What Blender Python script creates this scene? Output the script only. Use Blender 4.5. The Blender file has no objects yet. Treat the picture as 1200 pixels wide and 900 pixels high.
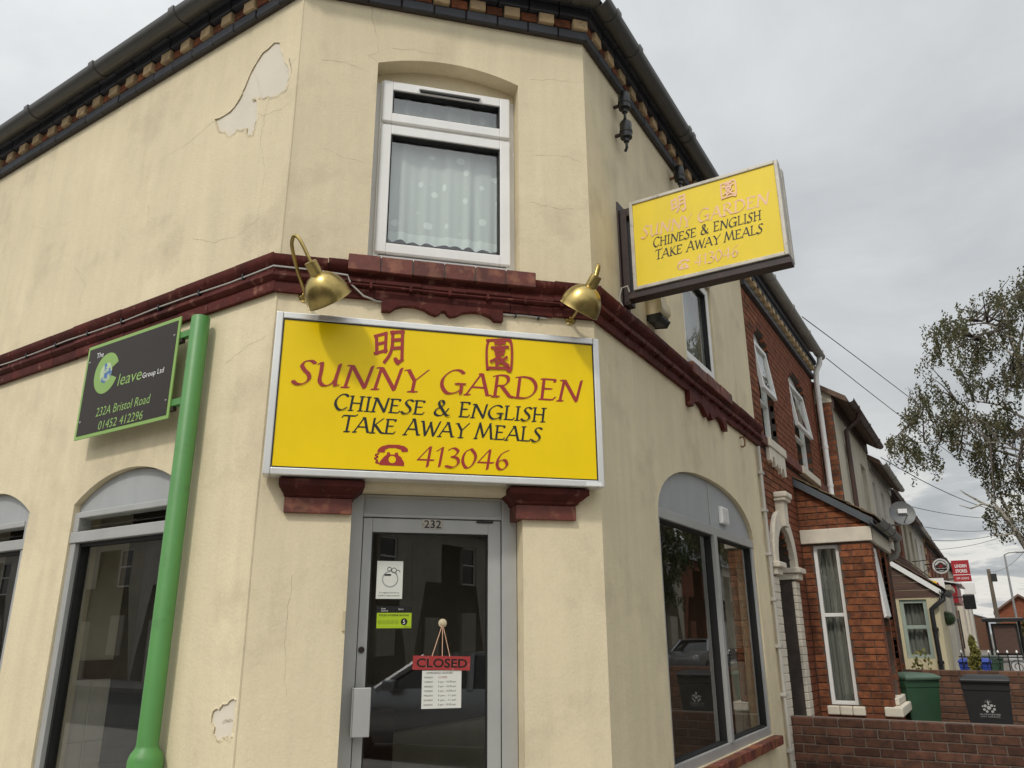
import bpy, bmesh, math, random
from mathutils import Vector, Matrix
from mathutils.geometry import tessellate_polygon
random.seed(11)
R = math.radians
S = bpy.context.scene
COL = S.collection

# ------------------------------------------------------------------ camera
CAM = Vector((1.930, -4.292, 1.6))
def cam_axes(yaw, pitch, roll):
    fwd = Vector((-math.sin(yaw)*math.cos(pitch), math.cos(yaw)*math.cos(pitch), math.sin(pitch)))
    right = Vector((math.cos(yaw), math.sin(yaw), 0)); up = right.cross(fwd)
    return math.cos(roll)*right + math.sin(roll)*up, -math.sin(roll)*right + math.cos(roll)*up, fwd
AX, AY, AZ = cam_axes(R(30.714), R(17.83), R(-0.393))
cd = bpy.data.cameras.new('camera'); cam = bpy.data.objects.new('camera', cd); COL.objects.link(cam)
cd.sensor_fit = 'HORIZONTAL'; cd.sensor_width = 36; cd.lens = 910/1200*36
cd.clip_start = .05; cd.clip_end = 1500
cam.matrix_world = Matrix(((AX.x, AY.x, -AZ.x, CAM.x), (AX.y, AY.y, -AZ.y, CAM.y), (AX.z, AY.z, -AZ.z, CAM.z), (0, 0, 0, 1)))
S.camera = cam
def pray(x, y):                      # direction of a photograph pixel (1200 x 900)
    return (AX*(x-600) + AY*(450-y) + AZ*910).normalized()
def hit_y(x, y, Y):                  # where that direction meets the vertical plane y = Y
    d = pray(x, y); return CAM + d*((Y-CAM.y)/d.y)

# ------------------------------------------------------------------ sun, sky, exposure
SUN = Vector((.05, -.66, .75)).normalized()
sl = bpy.data.lights.new('sun', 'SUN'); so = bpy.data.objects.new('sun', sl); COL.objects.link(so)
sl.energy = 1.55; sl.angle = R(5); sl.color = (1, .95, .86)
so.rotation_euler = SUN.to_track_quat('Z', 'Y').to_euler(); so.location = (2, -20, 25)
w = bpy.data.worlds.new('World'); S.world = w; w.use_nodes = True
nt = w.node_tree; N = nt.nodes; Lk = nt.links
for n in list(N): N.remove(n)
def wn(t, **k):
    n = N.new(t)
    for a, b in k.items(): setattr(n, a, b)
    return n
out = wn('ShaderNodeOutputWorld'); bg = wn('ShaderNodeBackground'); bg.inputs[1].default_value = .1
sky = wn('ShaderNodeTexSky', sky_type='NISHITA'); sky.sun_disc = False
sky.sun_elevation = math.asin(SUN.z); sky.sun_rotation = math.atan2(SUN.x, SUN.y)
sky.air_density = 1.2; sky.dust_density = 2.5
tc = wn('ShaderNodeTexCoord'); sx = wn('ShaderNodeSeparateXYZ'); Lk.new(tc.outputs['Generated'], sx.inputs[0])
mz = wn('ShaderNodeMath', operation='MAXIMUM'); Lk.new(sx.outputs[2], mz.inputs[0]); mz.inputs[1].default_value = 0
az = wn('ShaderNodeMath', operation='ADD'); Lk.new(mz.outputs[0], az.inputs[0]); az.inputs[1].default_value = .16
dx = wn('ShaderNodeMath', operation='DIVIDE'); Lk.new(sx.outputs[0], dx.inputs[0]); Lk.new(az.outputs[0], dx.inputs[1])
dy = wn('ShaderNodeMath', operation='DIVIDE'); Lk.new(sx.outputs[1], dy.inputs[0]); Lk.new(az.outputs[0], dy.inputs[1])
cv = wn('ShaderNodeCombineXYZ'); Lk.new(dx.outputs[0], cv.inputs[0]); Lk.new(dy.outputs[0], cv.inputs[1])
def wnoise(scale, detail, rough, off):
    n = wn('ShaderNodeTexNoise'); n.inputs['Scale'].default_value = scale; n.inputs['Detail'].default_value = detail
    n.inputs['Roughness'].default_value = rough; n.inputs['Distortion'].default_value = .35
    m = wn('ShaderNodeVectorMath', operation='ADD'); Lk.new(cv.outputs[0], m.inputs[0]); m.inputs[1].default_value = off
    Lk.new(m.outputs[0], n.inputs['Vector']); return n
n1 = wnoise(.42, 9, .50, (7.7, 0.3, 0)); n2 = wnoise(1.9, 8, .58, (9.4, 4.2, 0))
def wramp(src, stops):
    r = wn('ShaderNodeValToRGB'); e = r.color_ramp.elements
    while len(e) < len(stops): e.new(.5)
    for i, (p, c) in enumerate(stops): e[i].position = p; e[i].color = (*c, 1)
    Lk.new(src, r.inputs[0]); return r
CLOUD = wramp(n1.outputs[0], [(.32, (.78, .80, .80)), (.45, (.66, .68, .69)), (.56, (.54, .56, .575)), (.72, (.60, .61, .62))])
DET = wramp(n2.outputs[0], [(.32, (.80, .80, .81)), (.5, (1, 1, 1)), (.66, (1.18, 1.17, 1.15))])
mm = wn('ShaderNodeMix', data_type='RGBA', blend_type='MULTIPLY'); mm.inputs[0].default_value = .62
Lk.new(CLOUD.outputs[0], mm.inputs[6]); Lk.new(DET.outputs[0], mm.inputs[7])
# the layer breaks into brighter and darker heaps towards the horizon
hz = wn('ShaderNodeMapRange'); Lk.new(sx.outputs[2], hz.inputs[0]); hz.inputs[1].default_value = .02; hz.inputs[2].default_value = .26
hz.inputs[3].default_value = 1; hz.inputs[4].default_value = 0
HEAP = wramp(n2.outputs[0], [(.36, (.46, .49, .52)), (.46, (.62, .64, .66)), (.52, (1.05, 1.02, .96)), (.60, (.95, .93, .88)), (.68, (.55, .57, .60))])
m2 = wn('ShaderNodeMix', data_type='RGBA'); Lk.new(hz.outputs[0], m2.inputs[0]); Lk.new(mm.outputs[2], m2.inputs[6]); Lk.new(HEAP.outputs[0], m2.inputs[7])
sc10 = wn('ShaderNodeMix', data_type='RGBA', blend_type='MULTIPLY'); sc10.inputs[0].default_value = 1
Lk.new(m2.outputs[2], sc10.inputs[6]); sc10.inputs[7].default_value = (9.6, 9.6, 9.5, 1)
sc10.clamp_result = False
fin = wn('ShaderNodeMix', data_type='RGBA'); fin.inputs[0].default_value = .92
Lk.new(sky.outputs[0], fin.inputs[6]); Lk.new(sc10.outputs[2], fin.inputs[7])
# an overcast layer is brighter overhead and around the veiled sun
zen = wn('ShaderNodeMapRange'); Lk.new(sx.outputs[2], zen.inputs[0]); zen.inputs[1].default_value = .0; zen.inputs[2].default_value = 1; zen.inputs[3].default_value = .85; zen.inputs[4].default_value = 1.6
sdot = wn('ShaderNodeVectorMath', operation='DOT_PRODUCT'); Lk.new(tc.outputs['Generated'], sdot.inputs[0]); sdot.inputs[1].default_value = SUN
spos = wn('ShaderNodeMath', operation='MAXIMUM'); Lk.new(sdot.outputs['Value'], spos.inputs[0]); spos.inputs[1].default_value = 0
spow = wn('ShaderNodeMath', operation='POWER'); Lk.new(spos.outputs[0], spow.inputs[0]); spow.inputs[1].default_value = 2
smad = wn('ShaderNodeMath', operation='MULTIPLY_ADD'); Lk.new(spow.outputs[0], smad.inputs[0]); smad.inputs[1].default_value = 1.15; smad.inputs[2].default_value = 1
zs_ = wn('ShaderNodeMath', operation='MULTIPLY'); Lk.new(zen.outputs[0], zs_.inputs[0]); Lk.new(smad.outputs[0], zs_.inputs[1])
lum = wn('ShaderNodeVectorMath', operation='SCALE'); Lk.new(fin.outputs[2], lum.inputs[0]); Lk.new(zs_.outputs[0], lum.inputs['Scale'])
Lk.new(lum.outputs[0], bg.inputs[0]); Lk.new(bg.outputs[0], out.inputs[0])
S.view_settings.view_transform = 'Standard'; S.view_settings.look = 'None'
S.view_settings.exposure = -0.02; S.view_settings.gamma = 1; S.view_settings.use_curve_mapping = False

# ------------------------------------------------------------------ materials
def pm(name, col, rough=.6, metal=0., var=.12, vscale=3., col2=None, c2lo=.55, c2hi=.62, c2scale=9., bump=0., bscale=60., rnd=0.,
       spec=.5, coat=0., bump2=0., speck=0., bdist=.004, trans=0., stretch=(1, 1, 1), streak=0., c2detail=6):
    m = bpy.data.materials.new(name); m.use_nodes = True; t = m.node_tree; nd = t.nodes; lk = t.links
    b = nd['Principled BSDF']
    b.inputs['Roughness'].default_value = rough; b.inputs['Metallic'].default_value = metal
    b.inputs['Specular IOR Level'].default_value = spec; b.inputs['Coat Weight'].default_value = coat; b.inputs['Coat Roughness'].default_value = .08
    geo = nd.new('ShaderNodeNewGeometry'); mp = nd.new('ShaderNodeVectorMath'); mp.operation = 'MULTIPLY'; mp.inputs[1].default_value = stretch
    lk.new(geo.outputs['Position'], mp.inputs[0])
    def noise(sc, det=6, vec=None, rg=.6):
        n = nd.new('ShaderNodeTexNoise'); n.inputs['Scale'].default_value = sc; n.inputs['Detail'].default_value = det
        n.inputs['Roughness'].default_value = rg; lk.new((vec or mp).outputs[0], n.inputs['Vector']); return n
    def mulc(src, fac_src, lo, hi):
        mr = nd.new('ShaderNodeMapRange'); lk.new(fac_src, mr.inputs[0]); mr.inputs[1].default_value = .3; mr.inputs[2].default_value = .7
        mr.inputs[3].default_value = lo; mr.inputs[4].default_value = hi
        x = nd.new('ShaderNodeVectorMath'); x.operation = 'SCALE'; lk.new(src, x.inputs[0]); lk.new(mr.outputs[0], x.inputs['Scale']); return x.outputs[0]
    rgb = nd.new('ShaderNodeRGB'); rgb.outputs[0].default_value = (*col, 1); cur = rgb.outputs[0]
    if col2:
        n = noise(c2scale, c2detail); mr = nd.new('ShaderNodeMapRange'); lk.new(n.outputs[0], mr.inputs[0])
        mr.inputs[1].default_value = c2lo; mr.inputs[2].default_value = c2hi
        x = nd.new('ShaderNodeMix'); x.data_type = 'RGBA'; lk.new(mr.outputs[0], x.inputs[0]); lk.new(cur, x.inputs[6]); x.inputs[7].default_value = (*col2, 1)
        cur = x.outputs[2]
    if var: cur = mulc(cur, noise(vscale).outputs[0], 1-var, 1+var)
    if streak:
        sm = nd.new('ShaderNodeVectorMath'); sm.operation = 'MULTIPLY'; sm.inputs[1].default_value = (5, 5, .5); lk.new(geo.outputs['Position'], sm.inputs[0])
        cur = mulc(cur, noise(1.5, 7, sm).outputs[0], 1-streak, 1+streak*.55)
    if speck: cur = mulc(cur, noise(70, 3).outputs[0], 1-speck, 1+speck)
    if rnd:
        oi = nd.new('ShaderNodeObjectInfo'); mr = nd.new('ShaderNodeMapRange'); lk.new(oi.outputs['Random'], mr.inputs[0])
        mr.inputs[3].default_value = 1-rnd; mr.inputs[4].default_value = 1+rnd
        x = nd.new('ShaderNodeVectorMath'); x.operation = 'SCALE'; lk.new(cur, x.inputs[0]); lk.new(mr.outputs[0], x.inputs['Scale']); cur = x.outputs[0]
    lk.new(cur, b.inputs['Base Color'])
    if bump:
        bn = nd.new('ShaderNodeBump'); bn.inputs['Strength'].default_value = min(1, bump); bn.inputs['Distance'].default_value = bdist
        lk.new(noise(bscale, 8, None, .65).outputs[0], bn.inputs['Height']); lk.new(bn.outputs[0], b.inputs['Normal'])
    if bump2:
        b2 = nd.new('ShaderNodeBump'); b2.inputs['Strength'].default_value = bump2; b2.inputs['Distance'].default_value = .03
        lk.new(noise(6.5, 5, None, .55).outputs[0], b2.inputs['Height'])
        if bump: lk.new(bn.outputs[0], b2.inputs['Normal'])
        lk.new(b2.outputs[0], b.inputs['Normal'])
    if trans: b.inputs['Transmission Weight'].default_value = trans
    return m
def glass_mat(name, tint, rough=0.0, ior=2.05):
    m = bpy.data.materials.new(name); m.use_nodes = True; t = m.node_tree; nd = t.nodes; lk = t.links
    for n in list(nd): nd.remove(n)
    o = nd.new('ShaderNodeOutputMaterial'); tr = nd.new('ShaderNodeBsdfTransparent'); tr.inputs[0].default_value = (*tint, 1)
    gl = nd.new('ShaderNodeBsdfGlossy'); gl.inputs['Roughness'].default_value = rough; gl.inputs[0].default_value = (1, 1, 1, 1)
    fr = nd.new('ShaderNodeFresnel'); fr.inputs[0].default_value = ior
    nz = nd.new('ShaderNodeTexNoise'); nz.inputs['Scale'].default_value = .9; nz.inputs['Detail'].default_value = 1
    geo = nd.new('ShaderNodeNewGeometry'); lk.new(geo.outputs['Position'], nz.inputs['Vector'])
    bp = nd.new('ShaderNodeBump'); bp.inputs['Strength'].default_value = .012; bp.inputs['Distance'].default_value = .02; lk.new(nz.outputs[0], bp.inputs['Height'])
    lk.new(bp.outputs[0], gl.inputs['Normal'])
    bk = nd.new('ShaderNodeMath'); bk.operation = 'SUBTRACT'; bk.inputs[0].default_value = 1; lk.new(geo.outputs['Backfacing'], bk.inputs[1])
    fb = nd.new('ShaderNodeMath'); fb.operation = 'MULTIPLY'; lk.new(fr.outputs[0], fb.inputs[0]); lk.new(bk.outputs[0], fb.inputs[1])
    mx = nd.new('ShaderNodeMixShader'); lk.new(fb.outputs[0], mx.inputs[0]); lk.new(tr.outputs[0], mx.inputs[1]); lk.new(gl.outputs[0], mx.inputs[2]); lk.new(mx.outputs[0], o.inputs[0])
    return m
M = {}
M['cream'] = pm('cream_render', (.71, .612, .418), .78, var=.06, vscale=1.1, col2=(.52, .44, .30), c2lo=.53, c2hi=.80, c2scale=1.9, c2detail=9, bump=.6, bscale=58, bdist=.0035, bump2=.14, speck=.035, streak=.075, spec=.25)
M['bare'] = pm('bare_plaster', (.67, .61, .50), .85, var=.06, bump=.4, bscale=45)
M['crack_and_rim_shade'] = pm('crack_dirt_and_rim_shade', (.40, .34, .24), .9, var=.1)
M['maroon'] = pm('maroon_paint', (.075, .015, .011), .65, var=.3, vscale=7, col2=(.20, .085, .06), c2lo=.58, c2hi=.72, c2scale=13, bump=.8, bscale=28, rnd=.2, spec=.18, bump2=.15)
M['maroon2'] = pm('maroon_brick_paint', (.115, .026, .016), .6, var=.35, vscale=9, col2=(.20, .07, .038), c2lo=.5, c2hi=.62, c2scale=12, bump=.6, bscale=40, rnd=.2)
M['blue'] = pm('blue_brick', (.040, .042, .050), .5, var=.2, vscale=8, bump=.5, bscale=60, rnd=.25)
M['red'] = pm('red_brick', (.215, .074, .030), .8, var=.28, vscale=10, col2=(.12, .042, .022), c2lo=.45, c2hi=.65, c2scale=14, bump=.8, bscale=60, rnd=.34, spec=.3)
M['redmass'] = pm('red_brick_mass', (.19, .060, .028), .8, var=.3, vscale=6, bump=.5, bscale=70, spec=.3)
M['mortar2'] = pm('grey_mortar', (.135, .105, .082), .9, var=.2, vscale=12)
M['dkbrick'] = pm('dark_brick', (.090, .040, .025), .85, var=.25, vscale=9, col2=(.055, .028, .02), c2lo=.48, c2hi=.62, c2scale=14, bump=.6, bscale=70, rnd=.28, spec=.3)
M['brbrick'] = pm('brown_brick', (.125, .062, .038), .85, var=.25, vscale=9, bump=.6, bscale=70, rnd=.25, spec=.3)
M['mortar'] = pm('mortar', (.098, .066, .048), .9, var=.2, vscale=12, bump=.5, bscale=90)
M['dkmortar'] = pm('dark_mortar', (.07, .055, .045), .9, var=.2, vscale=12)
M['buff'] = pm('buff_brick', (.48, .345, .19), .85, var=.2, vscale=9, col2=(.22, .15, .10), c2lo=.58, c2hi=.72, c2scale=14, bump=.8, bscale=50, rnd=.2)
M['gutter'] = pm('dark_gutter', (.070, .068, .062), .38, var=.12, vscale=4)
M['gutter2'] = pm('grey_gutter', (.27, .26, .23), .45, var=.12, vscale=4)
M['brown'] = pm('brown_plastic', (.055, .028, .022), .45, var=.15)
M['black'] = pm('black_plastic', (.012, .012, .012), .4, var=.15)
M['upvc'] = pm('white_upvc', (.80, .79, .76), .35, var=.05, vscale=3, streak=.04)
M['alu'] = pm('grey_aluminium', (.43, .43, .415), .42, metal=.25, var=.06, vscale=4, streak=.05)
M['alupanel'] = pm('grey_panel', (.36, .37, .37), .5, var=.06, vscale=3, streak=.06)
M['frame'] = pm('silver_trim', (.72, .71, .68), .32, metal=.55, var=.06, streak=.05)
M['oldframe'] = pm('tarnished_trim', (.44, .41, .35), .5, metal=.3, var=.2, vscale=9, col2=(.22, .19, .15), c2lo=.58, c2hi=.7, c2scale=13)
M['rubber'] = pm('black_gasket', (.008, .008, .008), .6, var=0)
M['yellow'] = pm('yellow_acrylic', (.86, .605, .0), .36, var=.05, vscale=1.6, streak=.02, spec=.28, coat=.0)
M['yellow2'] = pm('faded_yellow_acrylic', (.80, .60, .030), .4, var=.05, vscale=3, spec=.4, streak=.04)
M['redletter'] = pm('red_vinyl', (.33, .024, .018), .35, var=.05)
M['blkletter'] = pm('black_vinyl', (.010, .010, .009), .35, var=.05)
M['pink'] = pm('faded_pink_vinyl', (.80, .50, .34), .5, var=.10)
M['brass'] = pm('aged_brass', (.44, .33, .12), .28, metal=1, var=.14, vscale=14, col2=(.33, .24, .09), c2lo=.5, c2hi=.7, c2scale=10)
M['steel'] = pm('dark_painted_steel', (.028, .014, .012), .5, var=.3, vscale=12, col2=(.09, .035, .02), c2lo=.62, c2hi=.7, c2scale=18)
M['galv'] = pm('galvanised', (.35, .35, .34), .5, metal=.6, var=.15)
M['rust'] = pm('rusty_iron', (.20, .10, .05), .85, var=.35, vscale=20)
M['green'] = pm('green_paint', (.080, .25, .060), .45, var=.08, vscale=3, col2=(.065, .17, .05), c2lo=.60, c2hi=.75, c2scale=7, bump=.3, bscale=25, streak=.08)
M['ltgreen'] = pm('light_green_vinyl', (.24, .40, .10), .45, var=.04)
M['board'] = pm('dark_brown_board', (.036, .028, .025), .5, var=.06, spec=.25)
M['cablew'] = pm('pale_cable', (.45, .43, .39), .5, var=.1)
M['white'] = pm('white_print', (.78, .78, .76), .45, var=.03)
M['paper'] = pm('paper', (.66, .66, .60), .7, var=.04)
M['lime'] = pm('lime_print', (.36, .50, .012), .45, var=.04)
M['redboard'] = pm('red_card', (.33, .032, .03), .5, var=.1, vscale=30, col2=(.45, .14, .12), c2lo=.6, c2hi=.68, c2scale=45)
M['globe'] = pm('globe_blue', (.05, .14, .38), .4, var=.1, col2=(.45, .55, .30), c2lo=.48, c2hi=.53, c2scale=17)
M['beige'] = pm('beige_plastic', (.50, .43, .28), .5, var=.12, vscale=8)
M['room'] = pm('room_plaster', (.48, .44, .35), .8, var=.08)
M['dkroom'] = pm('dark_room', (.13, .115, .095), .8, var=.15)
M['tile'] = pm('wall_tile', (.58, .54, .45), .3, var=.1, vscale=4, rnd=.08)
M['wood'] = pm('dark_wood', (.065, .036, .022), .5, var=.2, vscale=4, stretch=(1, 1, .2))
M['cfloor'] = pm('shop_floor', (.26, .24, .21), .4, var=.15)
M['slate'] = pm('slate', (.06, .06, .065), .6, var=.25, vscale=7, rnd=.2, bump=.4)
M['tileroof'] = pm('clay_roof_tile', (.135, .085, .060), .85, var=.25, vscale=8, rnd=.25, bump=.6, bscale=40)
M['mossroof'] = pm('mossy_roof_tile', (.16, .115, .065), .9, var=.25, vscale=8, rnd=.2, bump=.6, bscale=40)
M['ptwhite'] = pm('painted_stone', (.66, .60, .49), .7, var=.07, vscale=5, streak=.07, bump=.5, bscale=40)
M['greypaint'] = pm('grey_blue_paint', (.075, .088, .10), .5, var=.1)
M['crm2'] = pm('pale_render', (.50, .455, .355), .85, var=.1, vscale=2, streak=.12, bump=.5, bscale=40)
M['crm3'] = pm('white_painted_wall', (.55, .52, .45), .85, var=.1, vscale=2, streak=.10, bump=.5, bscale=40)
M['crm4'] = pm('yellow_cream_wall', (.56, .49, .32), .85, var=.08, vscale=2, streak=.08)
M['sage'] = pm('sage_paint', (.30, .36, .31), .5, var=.08)
M['plank'] = pm('brown_plank', (.085, .045, .032), .6, var=.3, vscale=6, stretch=(.3, 1, 4), rnd=.15)
M['binblk'] = pm('black_bin_plastic', (.013, .013, .014), .5, var=.12, vscale=5, bump=.3, bscale=150)
M['bingrn'] = pm('green_bin_plastic', (.022, .062, .030), .5, var=.12, vscale=5, bump=.3, bscale=150)
M['binlid'] = pm('grey_green_lid', (.075, .125, .085), .5, var=.1)
M['binblu'] = pm('blue_bin_plastic', (.02, .05, .30), .5, var=.1)
M['print'] = pm('pale_bin_print', (.42, .42, .40), .7, var=.1)
M['dish'] = pm('grey_dish', (.14, .145, .145), .5, var=.1)
M['asphalt'] = pm('asphalt', (.075, .075, .076), .9, var=.2, vscale=5, bump=.8, bscale=120)
M['pave'] = pm('paving', (.31, .295, .27), .9, var=.15, vscale=3, bump=.6, bscale=80)
M['kerb'] = pm('kerb_stone', (.26, .25, .23), .85, var=.15)
M['soil'] = pm('garden_ground', (.16, .145, .125), .95, var=.2, vscale=6, bump=.8, bscale=60)
M['bark'] = pm('birch_bark', (.36, .33, .28), .8, var=.2, vscale=4, col2=(.045, .04, .035), c2lo=.52, c2hi=.6, c2scale=7, stretch=(1, 1, 2.5), bump=.6, bscale=30)
M['twig'] = pm('twig', (.055, .042, .032), .8, var=.2)
M['pole'] = pm('weathered_pole', (.12, .095, .07), .85, var=.2, stretch=(1, 1, .1))
M['wire'] = pm('wire', (.03, .03, .03), .6, var=0)
M['ballgreen'] = pm('topiary_leaf', (.045, .075, .03), .7, var=.4, vscale=30, bump=1, bscale=60)
M['redsign'] = pm('red_sign', (.34, .018, .025), .4, var=.05)
M['carsilver'] = pm('silver_car_paint', (.42, .43, .44), .28, metal=.7, var=.03, coat=.6)
M['carblue'] = pm('dark_blue_car_paint', (.03, .045, .085), .25, metal=.4, var=.03, coat=.7)
M['tyre'] = pm('tyre_rubber', (.015, .015, .015), .8, var=.1)
M['carglass'] = pm('car_glass', (.012, .014, .015), .05, var=0, spec=.8)
M['lampred'] = pm('red_lamp', (.30, .012, .01), .2, var=0)
M['conifer'] = pm('gold_conifer', (.16, .15, .035), .8, var=.35, vscale=9)
M['hedge'] = pm('autumn_shrub', (.20, .13, .03), .8, var=.4, vscale=5, col2=(.06, .075, .02), c2lo=.45, c2hi=.55, c2scale=5)
def leaf_mat(name, col, col2):
    m = pm(name, col, .6, var=.3, vscale=2.2, col2=col2, c2lo=.42, c2hi=.58, c2scale=2.5, spec=.3)
    nd = m.node_tree.nodes; lk = m.node_tree.links; b = nd['Principled BSDF']; o = nd['Material Output']
    tl = nd.new('ShaderNodeBsdfTranslucent'); tl.inputs[0].default_value = (col[0]*1.3, col[1]*1.5, col[2], 1)
    mx = nd.new('ShaderNodeMixShader'); mx.inputs[0].default_value = .3; lk.new(b.outputs[0], mx.inputs[1]); lk.new(tl.outputs[0], mx.inputs[2]); lk.new(mx.outputs[0], o.inputs[0])
    return m
M['leaf'] = leaf_mat('birch_leaf', (.075, .078, .026), (.115, .085, .026))
M['leaf2'] = leaf_mat('street_tree_leaf', (.05, .08, .025), (.07, .09, .03))
M['leaf'] = leaf_mat('birch_leaf_brown', (.085, .085, .045), (.105, .085, .042))
M['glass'] = glass_mat('window_glass', (.965, .985, .975))
M['doorglass'] = glass_mat('dark_door_glass', (.93, .93, .90))
M['shopglass'] = glass_mat('shop_glass', (.97, .975, .95))
def lace_mat():
    m = bpy.data.materials.new('net_curtain'); m.use_nodes = True; t = m.node_tree; nd = t.nodes; lk = t.links
    for n in list(nd): nd.remove(n)
    o = nd.new('ShaderNodeOutputMaterial'); d = nd.new('ShaderNodeBsdfDiffuse'); d.inputs[0].default_value = (.86, .90, .87, 1)
    tl = nd.new('ShaderNodeBsdfTranslucent'); tl.inputs[0].default_value = (.8, .84, .81, 1)
    tr = nd.new('ShaderNodeBsdfTransparent')
    a = nd.new('ShaderNodeMixShader'); a.inputs[0].default_value = .2; lk.new(d.outputs[0], a.inputs[1]); lk.new(tl.outputs[0], a.inputs[2])
    uv = nd.new('ShaderNodeUVMap')
    vo = nd.new('ShaderNodeTexVoronoi'); vo.inputs['Scale'].default_value = 9; vo.inputs['Randomness'].default_value = .55; lk.new(uv.outputs[0], vo.inputs['Vector'])
    mr = nd.new('ShaderNodeMapRange'); lk.new(vo.outputs['Distance'], mr.inputs[0]); mr.inputs[1].default_value = .22; mr.inputs[2].default_value = .28
    mr.inputs[3].default_value = 1.0; mr.inputs[4].default_value = .76
    sp = nd.new('ShaderNodeSeparateXYZ'); lk.new(uv.outputs[0], sp.inputs[0])
    hem = nd.new('ShaderNodeMapRange'); lk.new(sp.outputs[1], hem.inputs[0]); hem.inputs[1].default_value = .075; hem.inputs[2].default_value = .085
    hem.inputs[3].default_value = .95; hem.inputs[4].default_value = 0
    mxx = nd.new('ShaderNodeMath'); mxx.operation = 'MAXIMUM'; lk.new(mr.outputs[0], mxx.inputs[0]); lk.new(hem.outputs[0], mxx.inputs[1])
    b = nd.new('ShaderNodeMixShader'); lk.new(mxx.outputs[0], b.inputs[0]); lk.new(tr.outputs[0], b.inputs[1]); lk.new(a.outputs[0], b.inputs[2]); lk.new(b.outputs[0], o.inputs[0])
    return m
M['lace'] = lace_mat()
M['curtain'] = pm('grey_curtain', (.24, .235, .21), .9, var=.1)

# ------------------------------------------------------------------ geometry helpers
class Fr:                                            # a facade: u to the right, z up, w out of the wall
    def __init__(s, o, u, n): s.o = Vector(o); s.u = Vector(u).normalized(); s.n = Vector(n).normalized()
    def p(s, u, z, w=0.): return s.o + s.u*u + s.n*w + Vector((0, 0, z))
q = math.sqrt(.5); CW = 1.977; CLX = -q*CW; LA = R(1.906)
FC = Fr((CLX, CLX, 0), (q, q, 0), (q, -q, 0))
FX = Fr((0, 0, 0), (0, 1, 0), (1, 0, 0))             # side street facades
FL = Fr((CLX, CLX, 0), (math.cos(LA), -math.sin(LA), 0), (-math.sin(LA), -math.cos(LA), 0))
def FY(y): return Fr((0, y, 0), (1, 0, 0), (0, -1, 0))   # a plane that faces the camera end of the street
WM = {}
def link(o, parent):
    COL.objects.link(o)
    if parent is not None:
        o.parent = parent; o.matrix_parent_inverse = WM.get(parent.name, Matrix.Identity(4)).inverted()
def tag(o, label=None, cat=None, group=None, kind=None):
    if label: o['label'] = label
    if cat: o['category'] = cat
    if group: o['group'] = group
    if kind: o['kind'] = kind
    return o
def thing(name, label, cat, loc, group=None):
    o = bpy.data.objects.new(name, None); o.location = loc; o.empty_display_size = .2; COL.objects.link(o)
    WM[o.name] = Matrix.Translation(loc); return tag(o, label, cat, group)
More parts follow.
